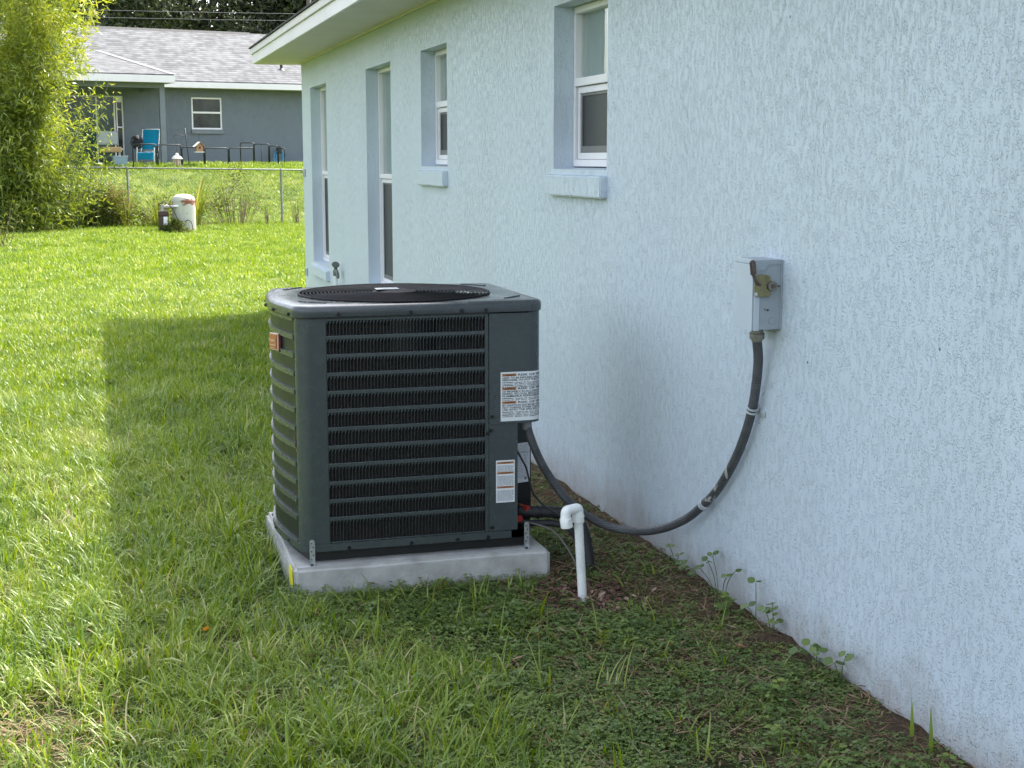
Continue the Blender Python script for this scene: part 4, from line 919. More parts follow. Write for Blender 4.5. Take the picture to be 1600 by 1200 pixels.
# sliding doors with a narrow pet-door panel at the right
bm = BM(); dz0, dz1 = .14, 2.205
for x in (-4.53, -3.36, -2.83, -2.585): box(bm, x - .022, x + .022, .03, .09, dz0, dz1, .003)
box(bm, -2.778, -2.745, .03, .085, dz0, dz1, .003)
for za, zb2 in ((dz1 - .04, dz1), (dz0, dz0 + .05)): box(bm, -4.508, -2.607, .035, .085, za, zb2)
box(bm, -2.745, -2.607, .034, .086, 2.02, 2.165)
dr = obj('sliding_door', bm, M['white'], nh)
for a, b in ((-4.508, -3.382), (-3.338, -2.852)):
    bm = BM(); box(bm, a, b, .055, .062, dz0 + .05, dz1 - .04); obj('door_glass', bm, M['tealglass'], dr)
bm = BM(); box(bm, -2.745, -2.607, .055, .062, 1.30, 2.02); box(bm, -2.745, -2.607, .055, .062, dz0 + .05, 1.26); obj('door_glass', bm, M['darkglass'], dr)
bm = BM(); box(bm, -2.745, -2.607, .04, .054, 1.262, 1.298); box(bm, -2.73, -2.60, .035, .052, .60, .65); box(bm, -2.73, -2.70, .036, .053, .27, .60); obj('pet_door', bm, M['white'], dr)
# roof
bm = BM(); sl = .38; ze = 2.645; ey = -.56; ry = 4.5; rz = ze + (ry - ey) * sl; x0, x1 = XL - .5, XR + .5
pts = [(x0, ey, ze), (x1, ey, ze), (x1, ry, rz), (x0, ry, rz)]; extrude_poly(bm, pts, (0, 0, .03)); pts = [(x0, 9.6, ze), (x0, ry, rz), (x1, ry, rz), (x1, 9.6, ze)]; extrude_poly(bm, pts, (0, 0, .03))
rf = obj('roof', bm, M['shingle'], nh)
bm = BM(); extrude_poly(bm, [(x0, ry - .16, rz - .03), (x0, ry, rz + .065), (x0, ry + .16, rz - .03)], (x1 - x0 - 9.6, 0, 0)); obj('ridge_cap', bm, M['shingle_dark'], rf)
bm = BM(); cyl(bm, (2.72, .78, 3.10), (2.72, .78, 3.36), .045, 10); lathe(bm, [(.13, 3.14), (.05, 3.22)], (2.72, .78, 0), 10); obj('vent_pipe', bm, M['blackmetal'], rf)
bm = BM(); box(bm, -1.66, x1, ey - .03, ey - .002, 2.470, 2.640, .004); obj('fascia', bm, M['fasciafar'], nh)
bm = BM(); box(bm, x0, x1, ey, -.002, 2.475, 2.490); obj('soffit', bm, M['fasciafar'], nh)
# porch: low front roof slope, right hip, beam, post, slab
A = Vector((-1.69, -2.6, 2.70)); T = Vector((-2.85, 1.87, 3.62)); B = Vector((-1.60, -.45, 2.70)); Lf = Vector((-13.5, -2.6, 2.70)); Lb = Vector((-13.5, 1.87, 3.62))
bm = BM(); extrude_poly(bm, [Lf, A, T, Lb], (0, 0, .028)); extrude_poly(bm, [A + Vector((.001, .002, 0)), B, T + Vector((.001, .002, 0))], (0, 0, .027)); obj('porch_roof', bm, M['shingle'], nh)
bm = BM(); n_ = 9
for k in range(n_):
    p = A.lerp(T, k / n_); q = A.lerp(T, (k + 1.12) / n_); bar(bm, p + Vector((0, 0, .036)), q + Vector((0, 0, .032)), .22, .008)
obj('hip_cap', bm, M['hipcap'], nh, 'line of hip shingles down the porch roof corner')
bm = BM(); box(bm, -13.5, -1.672, -2.64, -2.612, 2.495, 2.695, .004); box(bm, -1.70, -1.672, -2.611, -.60, 2.495, 2.695, .004); obj('fascia', bm, M['fasciafar'], nh)
bm = BM(); box(bm, -13.5, -1.705, -2.61, -.002, 2.520, 2.532); obj('porch_ceiling', bm, M['fasciafar'], nh)
bm = BM(); box(bm, -13.5, -1.89, -2.27, -2.13, 2.355, 2.518); box(bm, -2.04, -1.89, -2.128, -.004, 2.355, 2.518); obj('porch_beam', bm, M['postgrey'], nh)
for x in (-2.04, -6.6, -11):
    bm = BM(); box(bm, x, x + .15, -2.274, -2.124, .125, 2.353, .006); obj('porch_post', bm, M['postgrey'], nh)
bm = BM(); box(bm, -13.5, -1.62, -2.75, -.003, -.5, .12, .01); obj('porch_slab', bm, M['slab'], nh)

# porch furniture and yard things
def hthing(name, label, cat, x, y, z, rz=0, group=None): return thing(name, label, cat, H(x, y, z), HA + rz, group, local=True)
ch = hthing('lawn_chair', 'turquoise sling lawn chair with white tube frame on the grey porch', 'chair', -2.12, -1.2, .12, R(-30))
def slab_sling(pts, w, th, name):
    bm = BM(); P = smooth_path(pts, 4); V = []
    for p in P:
        V.append([bm.verts.new((x, p.y - dy, p.z + dz)) for x, dy, dz in ((-w / 2, 0, 0), (0, .012, -.006), (w / 2, 0, 0))])
    for A_, B_ in zip(V, V[1:]):
        for j in range(2): bm.faces.new((A_[j], A_[j + 1], B_[j + 1], B_[j]))
    bmesh.ops.solidify(bm, geom=list(bm.faces), thickness=th); return obj(name, bm, M['bluefabric'], ch, smooth=True, angle=60)
slab_sling([(0, .03, .50), (0, .07, .62), (0, .16, .85), (0, .23, 1.08)], .47, .01, 'backrest')
slab_sling([(0, -.04, .38), (0, -.22, .37), (0, -.40, .40), (0, -.44, .36), (0, -.45, .24), (0, -.45, .20)], .47, .01, 'seat')
for s in (-1, 1):
    bm = BM(); x = .255 * s
    tube(bm, smooth_path([(x, -.05, .36), (x, .10, .70), (x, .24, 1.08)], 3), .014, 8); tube(bm, smooth_path([(x, -.42, .55), (x, -.45, .35), (x, -.48, .02), (x, -.40, .012), (x, .18, .012)], 3), .014, 8)
    tube(bm, [(x, .18, .012), (x, -.2, .40)], .013, 8); obj('frame', bm, M['whitemetal'], ch, smooth=True)
    bm = BM(); box(bm, x - .03, x + .03, -.44, .06, .555, .585, .01); obj('armrest', bm, M['blackmetal'], ch)
bm = BM(); tube(bm, [(-.255, .24, 1.08), (.255, .24, 1.08)], .014, 8); tube(bm, [(-.255, -.05, .36), (.255, -.05, .36)], .013, 8); tube(bm, [(-.255, -.48, .06), (.255, -.48, .06)], .013, 8); obj('frame', bm, M['whitemetal'], ch, smooth=True)
bm = BM(); box(bm, -.10, .14, -.20, -.02, .39, .45, .02)
tag(obj('folded_towel', bm, M['palegrey']), 'small pale cloth lying on the seat of the turquoise chair', 'towel'); o = bpy.data.objects['folded_towel']; o.matrix_world = Matrix.Translation(H(-2.12, -1.2, .12)) @ Matrix.Rotation(HA + R(-30), 4, 'Z')

fn_ = hthing('pedestal_fan', 'black pedestal fan standing beside the turquoise chair', 'fan', -2.50, -1.2, .12, R(15))
bm = BM(); lathe(bm, [(0, 0), (.16, 0), (.15, .03), (.03, .05), (.02, .06), (0, .06)], (0, 0, 0), 16); obj('base', bm, M['blackmetal'], fn_, smooth=True, angle=40)
bm = BM(); cyl(bm, (0, 0, .05), (0, 0, .62), .018, 10); cyl(bm, (0, -.02, .70), (0, .14, .70), .06, 12); obj('stand', bm, M['blackmetal'], fn_, smooth=True, angle=40)
bm = BM()
for k in range(7):
    r = .03 + .165 * k / 6
    for yy in (-.09 + .04 * (k / 6) ** 2, .0): tube(bm, [(r * math.cos(a), yy, .70 + r * math.sin(a)) for a in np.linspace(0, 2 * PI, 25)[:-1]], .007, 4, closed=True)
for k in range(16):
    a = 2 * PI * k / 16; c_, s_ = math.cos(a), math.sin(a)
    tube(bm, [(.02 * c_, -.09, .70 + .02 * s_), (.195 * c_, -.05, .70 + .195 * s_), (.195 * c_, 0, .70 + .195 * s_), (.03 * c_, .01, .70 + .03 * s_)], .006, 4)
obj('cage', bm, M['blackmetal'], fn_)
for k in range(4):
    bm = BM(); a = PI / 2 * k; extrude_poly(bm, [(.03 * math.cos(a), -.03, .70 + .03 * math.sin(a)), (.17 * math.cos(a), -.045, .70 + .17 * math.sin(a)), (.17 * math.cos(a + .9), -.02, .70 + .17 * math.sin(a + .9)), (.03 * math.cos(a + 1.2), -.02, .70 + .03 * math.sin(a + 1.2))], (0, .004, 0)); obj('fan_blade', bm, M['blackmetal'], fn_)

pc = hthing('patio_chair', 'pale grey patio chair with tan seat half hidden behind the bamboo', 'chair', -3.30, -1.3, .12)
bm = BM(); box(bm, -.30, .30, .20, .25, .62, 1.02, .05); obj('backrest', bm, M['palegrey'], pc)
bm = BM(); box(bm, -.28, .28, -.28, .20, .40, .56, .03); obj('seat', bm, M['tan'], pc)
for x in (-.27, .27):
    for y in (-.25, .22): bm = BM(); cyl(bm, (x, y, 0), (x, y, .62 if y > 0 else .4), .018, 8); obj('leg', bm, M['blackmetal'], pc)
bn = hthing('storage_bin', 'blue grey plastic bin on the porch floor below the tan seat', 'bin', -3.22, -2.1, .12)
bm = BM(); V0 = [(-.20, -.15), (.20, -.15), (.20, .15), (-.20, .15)]; lo = [bm.verts.new((x * .85, y * .85, 0)) for x, y in V0]; hi = [bm.verts.new((x, y, .27)) for x, y in V0]
bm.faces.new(lo[::-1]); bm.faces.new(hi)
for i in range(4): bm.faces.new((lo[i], lo[(i + 1) % 4], hi[(i + 1) % 4], hi[i]))
obj('body', bm, M['bluegrey'], bn)
bm = BM(); box(bm, -.215, .215, -.165, .165, .271, .30, .008); obj('lid', bm, M['palegrey'], bn)

def gl(x, y):                                                    # ground height in the neighbour's own axes
    p = H(x, y, 0); return terrain(p.x, p.y) - HO.z
hk = hthing('shepherd_hook', 'thin black double shepherd hook leaning in the neighbour lawn', 'hook', -1.48, -3.2, gl(-1.48, -3.2))
g0 = gl(-1.48, -3.2)
bm = BM(); cyl(bm, (0, 0, -.2), (-.115, 0, 1.20 - g0), .014, 8); obj('pole', bm, M['blackmetal'], hk, smooth=True)
for s, tip, zt in ((-1, -.43, .985), (1, .296, 1.06)):
    bm = BM(); x0 = -.10; zt -= g0
    tube(bm, smooth_path([(x0, 0, zt - .01), (x0 + (tip - x0) * .35, 0, zt + .015), (x0 + (tip - x0) * .75, 0, zt + .025), (tip - .01 * s, 0, zt), (tip, 0, zt - .06), (tip - .03 * s, 0, zt - .08)], 5), .008, 6); obj('arm', bm, M['blackmetal'], hk, smooth=True)
bh = hthing('bird_house', 'small wooden bird house with pale roof hanging from the hook', 'bird house', -1.20, -3.2, .50)
bm = BM(); extrude_poly(bm, [(-.095, -.08, .04), (.095, -.08, .04), (.095, -.08, .20), (0, -.08, .29), (-.095, -.08, .20)], (0, .16, 0)); obj('body', bm, M['wood'], bh)
for s in (-1, 1):
    bm = BM(); extrude_poly(bm, [(0, -.12, .30), (s * .16, -.12, .165), (s * .16, -.12, .18), (0, -.12, .318)], (0, .24, 0)); obj('roof', bm, M['tinroof'] if s < 0 else M['wood'], bh)
bm = BM(); box(bm, -.13, .13, -.11, .11, .015, .038); obj('floor', bm, M['tinroof'], bh)
bm = BM(); cyl(bm, (0, -.079, .15), (0, -.084, .15), .028, 12); obj('entrance', bm, M['dark'], bh)
bm = BM(); tube(bm, [(0, 0, .31), (0, 0, .47)], .004, 5); obj('hanger', bm, M['blackmetal'], bh)
bf = hthing('bird_feeder', 'lantern shaped bird feeder with pale domed roof hanging at the fence rail', 'bird feeder', -1.85, -3.2, .09)
bm = BM(); lathe(bm, [(.155, .24), (.12, .30), (.06, .345), (.045, .35), (.05, .375), (.03, .40), (0, .405)], (0, 0, 0), 20); obj('roof', bm, M['tinroof'], bf, smooth=True, angle=50)
bm = BM(); lathe(bm, [(0, .03), (.095, .03), (.095, .236), (0, .236)], (0, 0, 0), 16); obj('seed_tube', bm, M['seed'], bf, smooth=True, angle=40)
for k in range(8): bm = BM(); a = PI / 4 * k; cyl(bm, (.112 * math.cos(a), .112 * math.sin(a), .02), (.112 * math.cos(a), .112 * math.sin(a), .24), .007, 6); obj('bar', bm, M['tinroof'], bf)
bm = BM(); lathe(bm, [(0, 0), (.14, 0), (.145, .02), (0, .02)], (0, 0, 0), 16); obj('tray', bm, M['tinroof'], bf, smooth=True, angle=40)
bm = BM(); tube(bm, [(0, 0, .40), (-.01, 0, .80)], .004, 5); obj('hanger', bm, M['blackmetal'], bf)

pn = hthing('pen_railing', 'black tubular pen of arched panels standing in front of the grey house', 'railing', 0, -3.2, .0)
def pen(a, b, zt, mid=0):
    bm = BM(); a = Vector((a[0], a[1] + 3.2, 0)); b = Vector((b[0], b[1] + 3.2, 0)); c = .05; d = (b - a).normalized() * c
    za = gl(a.x, a.y - 3.2) - .03; zb3 = gl(b.x, b.y - 3.2) - .03
    up_ = lambda p, z: Vector((p.x, p.y, z))
    pts = [up_(a, za), up_(a, zt - c), up_(a + d * .3, zt - c * .3), up_(a + d, zt), up_(b - d, zt), up_(b - d * .3, zt - c * .3), up_(b, zt - c), up_(b, zb3)]
    tube(bm, pts, .017, 8)
    for k in range(mid): q = a.lerp(b, (k + 1) / (mid + 1)); tube(bm, [up_(q, za), up_(q, zt)], .010, 6)
    tube(bm, [up_(a, za + .07), up_(b, zb3 + .07)], .012, 6)
    obj('panel', bm, M['blackmetal'], pn, smooth=True)
for a, b, z in (((-3.1, -3.2), (-2.43, -3.2), .74), ((-2.39, -3.2), (-1.735, -3.2), .73), ((-1.70, -3.2), (-1.065, -3.2), .665), ((-1.03, -3.2), (-.345, -3.2), .640), ((-.31, -3.2), (.42, -3.2), .650)): pen(a, b, z)
pen((.17, -2.75), (.425, -3.22), .80); pen((.44, -3.22), (.80, -3.45), .765, 1); pen((.82, -3.47), (1.02, -3.62), .71); pen((1.03, -3.63), (1.13, -3.9), .64)
hs = hthing('garden_hose', 'coiled blue garden hose hung on a black hanger by the grey wall', 'hose', 2.22, -.2, .0)
bm = BM()
for k in range(6):
    rx, rz_ = .15 + .018 * random.random(), .235 + .03 * random.random(); dx = random.uniform(-.05, .03)
    tube(bm, [(dx + rx * math.cos(a), -.02 - .018 * k, .36 - abs(dx) + rz_ * math.sin(a)) for a in np.linspace(0, 2 * PI, 29)[:-1]], .013, 6, closed=True)
tube(bm, smooth_path([(-.1, -.05, .25), (-.25, -.1, .2), (-.42, -.12, .12), (-.55, -.15, .10)], 4), .013, 6)
obj('coil', bm, M['bluehose'], hs, smooth=True)
bm = BM(); extrude_poly(bm, [(-.10, -.17, .50), (.06, -.17, .50), (.03, -.17, .70), (-.05, -.17, .74)], (0, .19, 0)); obj('hanger', bm, M['blackmetal'], hs)

# ------------------------------------------------------------------ chain link fence
def fy(x): return 34.2 - 0.20 * x
fe = thing('chain_link_fence', 'galvanised chain link fence with round posts between the two yards', 'fence', (0, fy(0), 0.1), local=False)
FT = 1.40
px_ = [-13.2, -9.25, -5.35, -1.43, 2.03, 5.9, 9.8]
for x in px_:
    bm = BM(); g = terrain(x, fy(x)); cyl(bm, (x, fy(x), g - .3), (x, fy(x), FT - .035 - .012 * x), .026, 12); lathe(bm, [(.030, -.035), (.032, 0), (.02, .03), (0, .035)], (x, fy(x), FT - .012 * x), 12); obj('post', bm, M['fence'], fe, smooth=True, angle=40)
bm = BM(); a, b = -13.6, 10.2; tube(bm, [(a, fy(a) - .005, FT - .012 * a), (b, fy(b) - .005, FT - .012 * b)], .018, 12); obj('top_rail', bm, M['fence'], fe, smooth=True)
bm = BM(); hgt = 1.24; z0 = .12; step = .075
for s in (1, -1):
    x = a
    while x < b:
        xe = x + hgt; p = Vector((x, fy(x) - .032 - .004 * s, (z0 if s > 0 else z0 + hgt))); q = Vector((xe, fy(xe) - .032 - .004 * s, (z0 + hgt if s > 0 else z0)))
        p.z -= .012 * x; q.z -= .012 * xe; tube(bm, [p, q], .0017, 3, cap=False); x += step
obj('mesh', bm, M['fence'], fe, kind='stuff')

# ------------------------------------------------------------------ well tank and pump
tk = thing('pressure_tank', 'rust stained white pressure tank standing in the grass by the fence', 'tank', (-.36, 31.4, 0.05))
g = terrain(-.36, 31.4)
bm = BM(); lathe(bm, [(.20, -.05), (.245, .0), (.25, .05), (.25, .665), (.245, .70), (.215, .755), (.15, .795), (.06, .812), (0, .815)], (-.36, 31.4, g), 36); obj('shell', bm, M['tank'], tk, smooth=True)
bm = BM(); tube(bm, [(-.36 + .2515 * math.cos(t), 31.4 + .2515 * math.sin(t), g + .668) for t in np.linspace(0, 2 * PI, 37)[:-1]], .006, 6, closed=True); obj('seam', bm, M['tank'], tk, smooth=True)
pu = thing('well_pump', 'dark brown well pump with white elbow pipe beside the rusty tank', 'pump', (-.80, 31.2, 0.05))
bm = BM(); box(bm, -.90, -.70, 31.12, 31.30, g - .05, g + .36, .03); obj('casing', bm, M['brownplastic'], pu)
bm = BM(); box(bm, -.905, -.695, 31.112, 31.305, g + .362, g + .46, .012); obj('cap', bm, M['brownplastic'], pu, 'reddish brown cap')
bm = BM(); box(bm, -.80, -.715, 31.108, 31.119, g + .16, g + .345); obj('label_plate', bm, M['label'], pu)
bm = BM(); cyl(bm, (-.82, 31.2, g + .46), (-.82, 31.2, g + .60), .055, 14); cyl(bm, (-.80, 31.2, g + .545), (-.58, 31.2, g + .545), .035, 12); cyl(bm, (-.735, 31.2, g + .545), (-.70, 31.2, g + .545), .055, 12); obj('pump_head', bm, M['pumpmetal'], pu, smooth=True, angle=40)
bm = BM(); tube(bm, smooth_path([(-.58, 31.2, g + .56), (-.46, 31.2, g + .565), (-.425, 31.2, g + .55), (-.41, 31.2, g + .50), (-.405, 31.19, g + .25), (-.39, 31.15, g - .05)], 6), .024, 12); obj('outlet_pipe', bm, M['pvc'], pu, smooth=True)
bm = BM(); tube(bm, smooth_path([(-.90, 31.15, g + .48), (-.88, 31.14, g + .60), (-.78, 31.13, g + .64), (-.66, 31.13, g + .58), (-.56, 31.12, g + .42), (-.50, 31.10, g + .25), (-.47, 31.1, g + .20)], 5), .010, 6); tube(bm, smooth_path([(-.36, 31.12, g + .24), (-.28, 31.10, g + .27), (-.22, 31.10, g + .20), (-.2, 31.1, g + .05)], 5), .009, 6); obj('cable', bm, M['cable'], pu, smooth=True)

# ------------------------------------------------------------------ foliage
def leaves(name, C, D, L, Wd, tint, mat, parent=None, kind=None, fold=0.25):
    """kite-shaped leaves: centres C, directions D, lengths L, widths Wd"""
    C = np.asarray(C); D = np.asarray(D); D = D / np.linalg.norm(D, axis=1, keepdims=True); n = len(C)
    rnd = RNG.normal(size=(n, 3)); Sx = np.cross(D, rnd); Sx /= np.linalg.norm(Sx, axis=1, keepdims=True); Nn = np.cross(Sx, D)
    L = np.asarray(L)[:, None]; Wd = np.asarray(Wd)[:, None]
    base = C; tip = C + D * L - Nn * L * 0.12; mid = C + D * L * 0.4
    lf = mid + Sx * Wd * .5 + Nn * Wd * fold; rt = mid - Sx * Wd * .5 + Nn * Wd * fold
    V = np.stack([base, rt, tip, lf], 1).reshape(-1, 3); F = np.arange(4 * n).reshape(n, 4)
    s = SHIFT.get(parent.name) if parent else None
    if s is not None: V = V - np.array(s)[None]
    return link(name, array_mesh(name, V, F, mat, np.repeat(tint, 4), smooth=False), parent, kind=kind)
def rand_dir(n): 
    v = RNG.normal(size=(n, 3)); return v / np.linalg.norm(v, axis=1, keepdims=True)

# bamboo clump
bc = (-3.75, 32.3); bz = terrain(*bc)
bb = thing('bamboo_clump', 'tall leafy yellow green bamboo clump at the left in front of the fence', 'bamboo', (bc[0], bc[1], bz))
allC, allD, allL, allW, allT = [], [], [], [], []
for k in range(36):
    a = RNG.uniform(0, 2 * PI); r = 0.75 * math.sqrt(RNG.uniform()); x, y = bc[0] - .35 + r * math.cos(a) * 1.3, bc[1] + r * math.sin(a)
    h = RNG.uniform(4.2, 8.0); lean = RNG.uniform(.15, .34) * h; da = a + RNG.normal() * .5
    pts = [Vector((x + math.cos(da) * lean * (t ** 2.2), y + math.sin(da) * lean * (t ** 2.2), bz - .1 + h * t * (1 - .10 * t * t))) for t in np.linspace(0, 1, 12)]
    bm = BM(); tube(bm, pts, [.022 * (1 - .75 * t) for t in np.linspace(0, 1, 12)], 6); obj('culm', bm, M['culm'], bb, smooth=True)
    for j in range(int(h * 16)):                                    # leafy branchlets
        t = RNG.uniform(0, 1) ** 1.25 * .97 + .02; i = min(int(t * 11), 10); p = pts[i].lerp(pts[i + 1], t * 11 - i)
        ba = RNG.uniform(0, 2 * PI); bl = RNG.uniform(.25, .85) * (1 - .35 * t) * (0.8 if t < .12 else 1)
        tip = p + Vector((math.cos(ba) * bl, math.sin(ba) * bl, RNG.uniform(-.18, .30) * bl))
        nl = RNG.integers(18, 30)
        for q in range(nl):
            s = RNG.uniform(.25, 1.05); c = p.lerp(tip, s) + Vector(RNG.normal(size=3) * .085)
            d = (tip - p).normalized() * .6 + Vector(RNG.normal(size=3)) * .55 + Vector((0, 0, -.42))
            allC.append(c); allD.append(d); allL.append(RNG.uniform(.11, .22)); allW.append(RNG.uniform(.022, .040)); allT.append(np.clip(.42 + .24 * (t) + RNG.normal() * .2, 0, 1))
leaves('foliage', allC, allD, allL, allW, np.array(allT), M['bambooleaf'], bb, kind='stuff')
# lower skirt of the clump and loose sprays in front of the porch
sk = thing('leafy_sprays', 'loose leafy sprays reaching right from the bamboo across the porch view', 'shoots', (-2.9, 32.6, terrain(-2.9, 32.6)))
allC, allD, allL, allW, allT = [], [], [], [], []
for k in range(42):
    x, y = -2.95 + RNG.normal() * .28, 32.6 + RNG.normal() * .3; h = RNG.uniform(.9, 3.3); z = terrain(x, y); lx = RNG.uniform(.0, 1.35)
    pts = [Vector((x + lx * t ** 1.6 * .8, y + .2 * t * math.sin(k), z + h * t)) for t in np.linspace(0, 1, 8)]
    bm = BM(); tube(bm, pts, [.009 * (1 - .7 * t) for t in np.linspace(0, 1, 8)], 5); obj('stem', bm, M['stem'], sk, smooth=True)
    for j in range(int(h * 26)):
        t = RNG.uniform(.12, 1.0) ; i = min(int(t * 7), 6); p = pts[i].lerp(pts[i + 1], t * 7 - i)
        c = p + Vector(RNG.normal(size=3) * np.array((.12, .12, .06))); d = Vector(RNG.normal(size=3)) * .6 + Vector((.3, 0, -.15))
        allC.append(c); allD.append(d); allL.append(RNG.uniform(.09, .17)); allW.append(RNG.uniform(.018, .034)); allT.append(np.clip(.4 + RNG.normal() * .22, 0, 1))
leaves('foliage', allC, allD, allL, allW, np.array(allT), M['bambooleaf'], sk, kind='stuff')

def bush(name, label, cat, cx, cy, wx, wy, h, n, leafmat_, L, Wd, tint0=.5, stems=14, flop=.0):
    z0 = terrain(cx, cy); th = thing(name, label, cat, (cx, cy, z0))
    for k in range(stems):
        a = RNG.uniform(0, 2 * PI); r = math.sqrt(RNG.uniform()); p = Vector((cx + .4 * wx * r * math.cos(a), cy + .4 * wy * r * math.sin(a), z0 - .05))
        e = Vector((cx + wx * .9 * r * math.cos(a), cy + wy * .9 * r * math.sin(a), z0 + h * RNG.uniform(.5, 1.0)))
        bm = BM(); tube(bm, [p, p.lerp(e, .5) + Vector((0, 0, .08 * h)), e], [.008, .006, .003], 5); obj('stem', bm, M['drystem'], th)
    # uneven crown: clumps of leaves round random centres
    cc = []
    for k in range(max(10, n // 90)):
        a = RNG.uniform(0, 2 * PI); r = RNG.uniform(.25, 1) ; zz = RNG.uniform(.08, 1); s = math.sqrt(max(.05, 1 - zz ** 2.4))
        cc.append((cx + wx * r * s * math.cos(a), cy + wy * r * s * math.sin(a), z0 + h * zz * RNG.uniform(.75, 1.08)))
    cc = np.array(cc); idx = RNG.integers(0, len(cc), n)
    C = cc[idx] + RNG.normal(size=(n, 3)) * np.array((.16 * wx, .16 * wy, .13 * h)); C[:, 2] = np.maximum(C[:, 2], z0 + .02)
    D = rand_dir(n) + (C - np.array((cx, cy, z0 + .3 * h))) * .8 + np.array((0, 0, -flop)); t = np.clip(tint0 + RNG.normal(size=len(cc))[idx] * .17 + RNG.normal(size=n) * .14, 0, 1)
    leaves('foliage', C, D, RNG.uniform(L[0], L[1], n), RNG.uniform(Wd[0], Wd[1], n), t, leafmat_, th, kind='stuff'); return th
bush('fence_bush', 'dense dark green bush sprawling along the fence left of the tank', 'bush', -1.98, 33.6, 1.0, .5, .92, 6000, M['bushleaf'], (.07, .15), (.02, .04), .48, 16, .5)
bush('low_shrub', 'low shadowed shrub at the foot of the bamboo', 'bush', -3.25, 32.3, .55, .45, .75, 2600, M['bushleaf'], (.07, .14), (.02, .04), .30, 8, .5)
bush('weedy_shrub', 'scruffy weeds growing behind the white tank', 'weeds', -.30, 33.4, 1.0, .4, .70, 1500, M['bushleaf'], (.06, .13), (.015, .03), .62, 14, .3)
bush('trailing_vine', 'thin trailing vine with sparse leaves climbing the chain link fence', 'vine', .95, fy(.95) - .12, .85, .10, 1.22, 620, M['vineleaf'], (.04, .09), (.02, .04), .62, 26, .2)
bush('base_weeds', 'short dark weeds round the foot of the well pump', 'weeds', -.62, 31.0, .38, .22, .22, 900, M['bushleaf'], (.06, .13), (.015, .03), .38, 6, .2)

def blade_arrays(blades, seg=5):
    """blades: list of (base, azimuth, length, width, lean, curl, tint) -> ribbons"""
    V, F, T = [], [], []
    for (b, az, L, w, lean, curl, tn) in blades:
        d = np.array((math.cos(az), math.sin(az), 0)); s = np.array((-math.sin(az), math.cos(az), 0)); p = np.array(b, float); th = lean; i0 = len(V)
        tw = random.uniform(-.5, .5)
        for k in range(seg + 1):
            t = k / seg; ww = w * (1 - t ** 1.8) * (.75 + .5 * min(1, t * 3)) * .5
            ss = s * math.cos(tw * t) + np.array((0, 0, 1)) * math.sin(tw * t) * .5
            if k < seg: V += [p + ss * ww, p - ss * ww]; T += [tn, tn]
            else: V += [p]; T += [min(1, tn + .12)]
            p = p + (d * math.sin(th) + np.array((0, 0, 1)) * math.cos(th)) * (L / seg); th += curl / seg
        for k in range(seg - 1): F.append((i0 + 2 * k, i0 + 2 * k + 1, i0 + 2 * k + 3, i0 + 2 * k + 2))
        k = seg - 1; F.append((i0 + 2 * k, i0 + 2 * k + 1, i0 + 2 * k + 2, i0 + 2 * k + 2))
    F2 = [f for f in F]
    return V, F2, T
def blade_mesh(name, blades, mat, seg=5):
    V, F, T = blade_arrays(blades, seg); bm = BM(); vs = [bm.verts.new(v) for v in V]
    for f in F:
        q = list(dict.fromkeys(f)); fc = bm.faces.new([vs[i] for i in q]); fc.smooth = True
    me = bpy.data.meshes.new(name); bm.to_mesh(me); bm.free()
    at = me.attributes.new('tint', 'FLOAT', 'POINT'); at.data.foreach_set('value', np.array(T, np.float32)); me.materials.append(mat); return me
def reed(name, label, x, y, n, h, spread, wd=(.012, .022), mat='reedleaf'):
    z = terrain(x, y); bl = []
    for k in range(n):
        az = random.uniform(0, 2 * PI); r = random.uniform(0, .12)
        bl.append(((r * math.cos(az), r * math.sin(az), -.03), az, random.uniform(.55, 1.1) * h, random.uniform(*wd), random.uniform(.02, .25) * spread, random.uniform(.5, 1.9) * spread, random.random()))
    o = link(name, blade_mesh(name, bl, M[mat], 7)); o.location = (x, y, z); tag(o, label, 'grass clump'); return o
reed('tall_grass_clump', 'tall bright grass clump with arching blades rising behind the rusty tank', -.02, 33.0, 60, 1.55, .9, (.012, .022))
reed('tall_grass_clump', 'shorter arching grass clump between the pump and the dark bush', -.85, 33.1, 80, 1.0, 1.1, (.010, .018))
reed('tall_grass_clump', 'pale arching grass sprouting from the top of the dark bush', -1.50, 33.4, 60, 1.25, 1.1, (.010, .018))
for (x, y, h, n) in ((1.62, 33.3, .55, 7), (2.32, 33.4, .62, 9), (1.05, 33.2, .8, 6)):
    z = terrain(x, y); bm = BM()
    for k in range(n):
        a = random.uniform(0, 2 * PI); r = random.uniform(0, .07); e = (x + r * math.cos(a) + random.gauss(0, .06), y + r * math.sin(a), z + h * random.uniform(.5, 1))
        tube(bm, [(x + r * math.cos(a), y + r * math.sin(a), z - .03), e], [.008, .004], 5)
    o = obj('dry_stalks', bm, M['drystem']); tag(o, {1.62: 'thin dry brown stalks just left of the right fence post', 2.32: 'thick cluster of dry brown stalks right of the fence post', 1.05: 'taller dry stalks among the vines on the fence'}[x], 'dead weeds')
sp = thing('leafy_sapling', 'spindly sapling with few leaves at the left edge of the lawn', 'sapling', (-3.78, 27.0, terrain(-3.78, 27)))
C_, D_ = [], []
for k in range(7):
    b = Vector((-3.78 + random.gauss(0, .05), 27.0, terrain(-3.78, 27) - .02)); e = b + Vector((random.gauss(-.05, .16), random.gauss(0, .1), random.uniform(.5, 1.0)))
    bm = BM(); tube(bm, [b, b.lerp(e, .5) + Vector((.02, 0, 0)), e], [.007, .005, .003], 5); obj('stem', bm, M['drystem'], sp)
    for j in range(16): C_.append(b.lerp(e, random.uniform(.35, 1)) + Vector(RNG.normal(size=3) * .05)); D_.append(RNG.normal(size=3) + np.array((0, 0, -.3)))
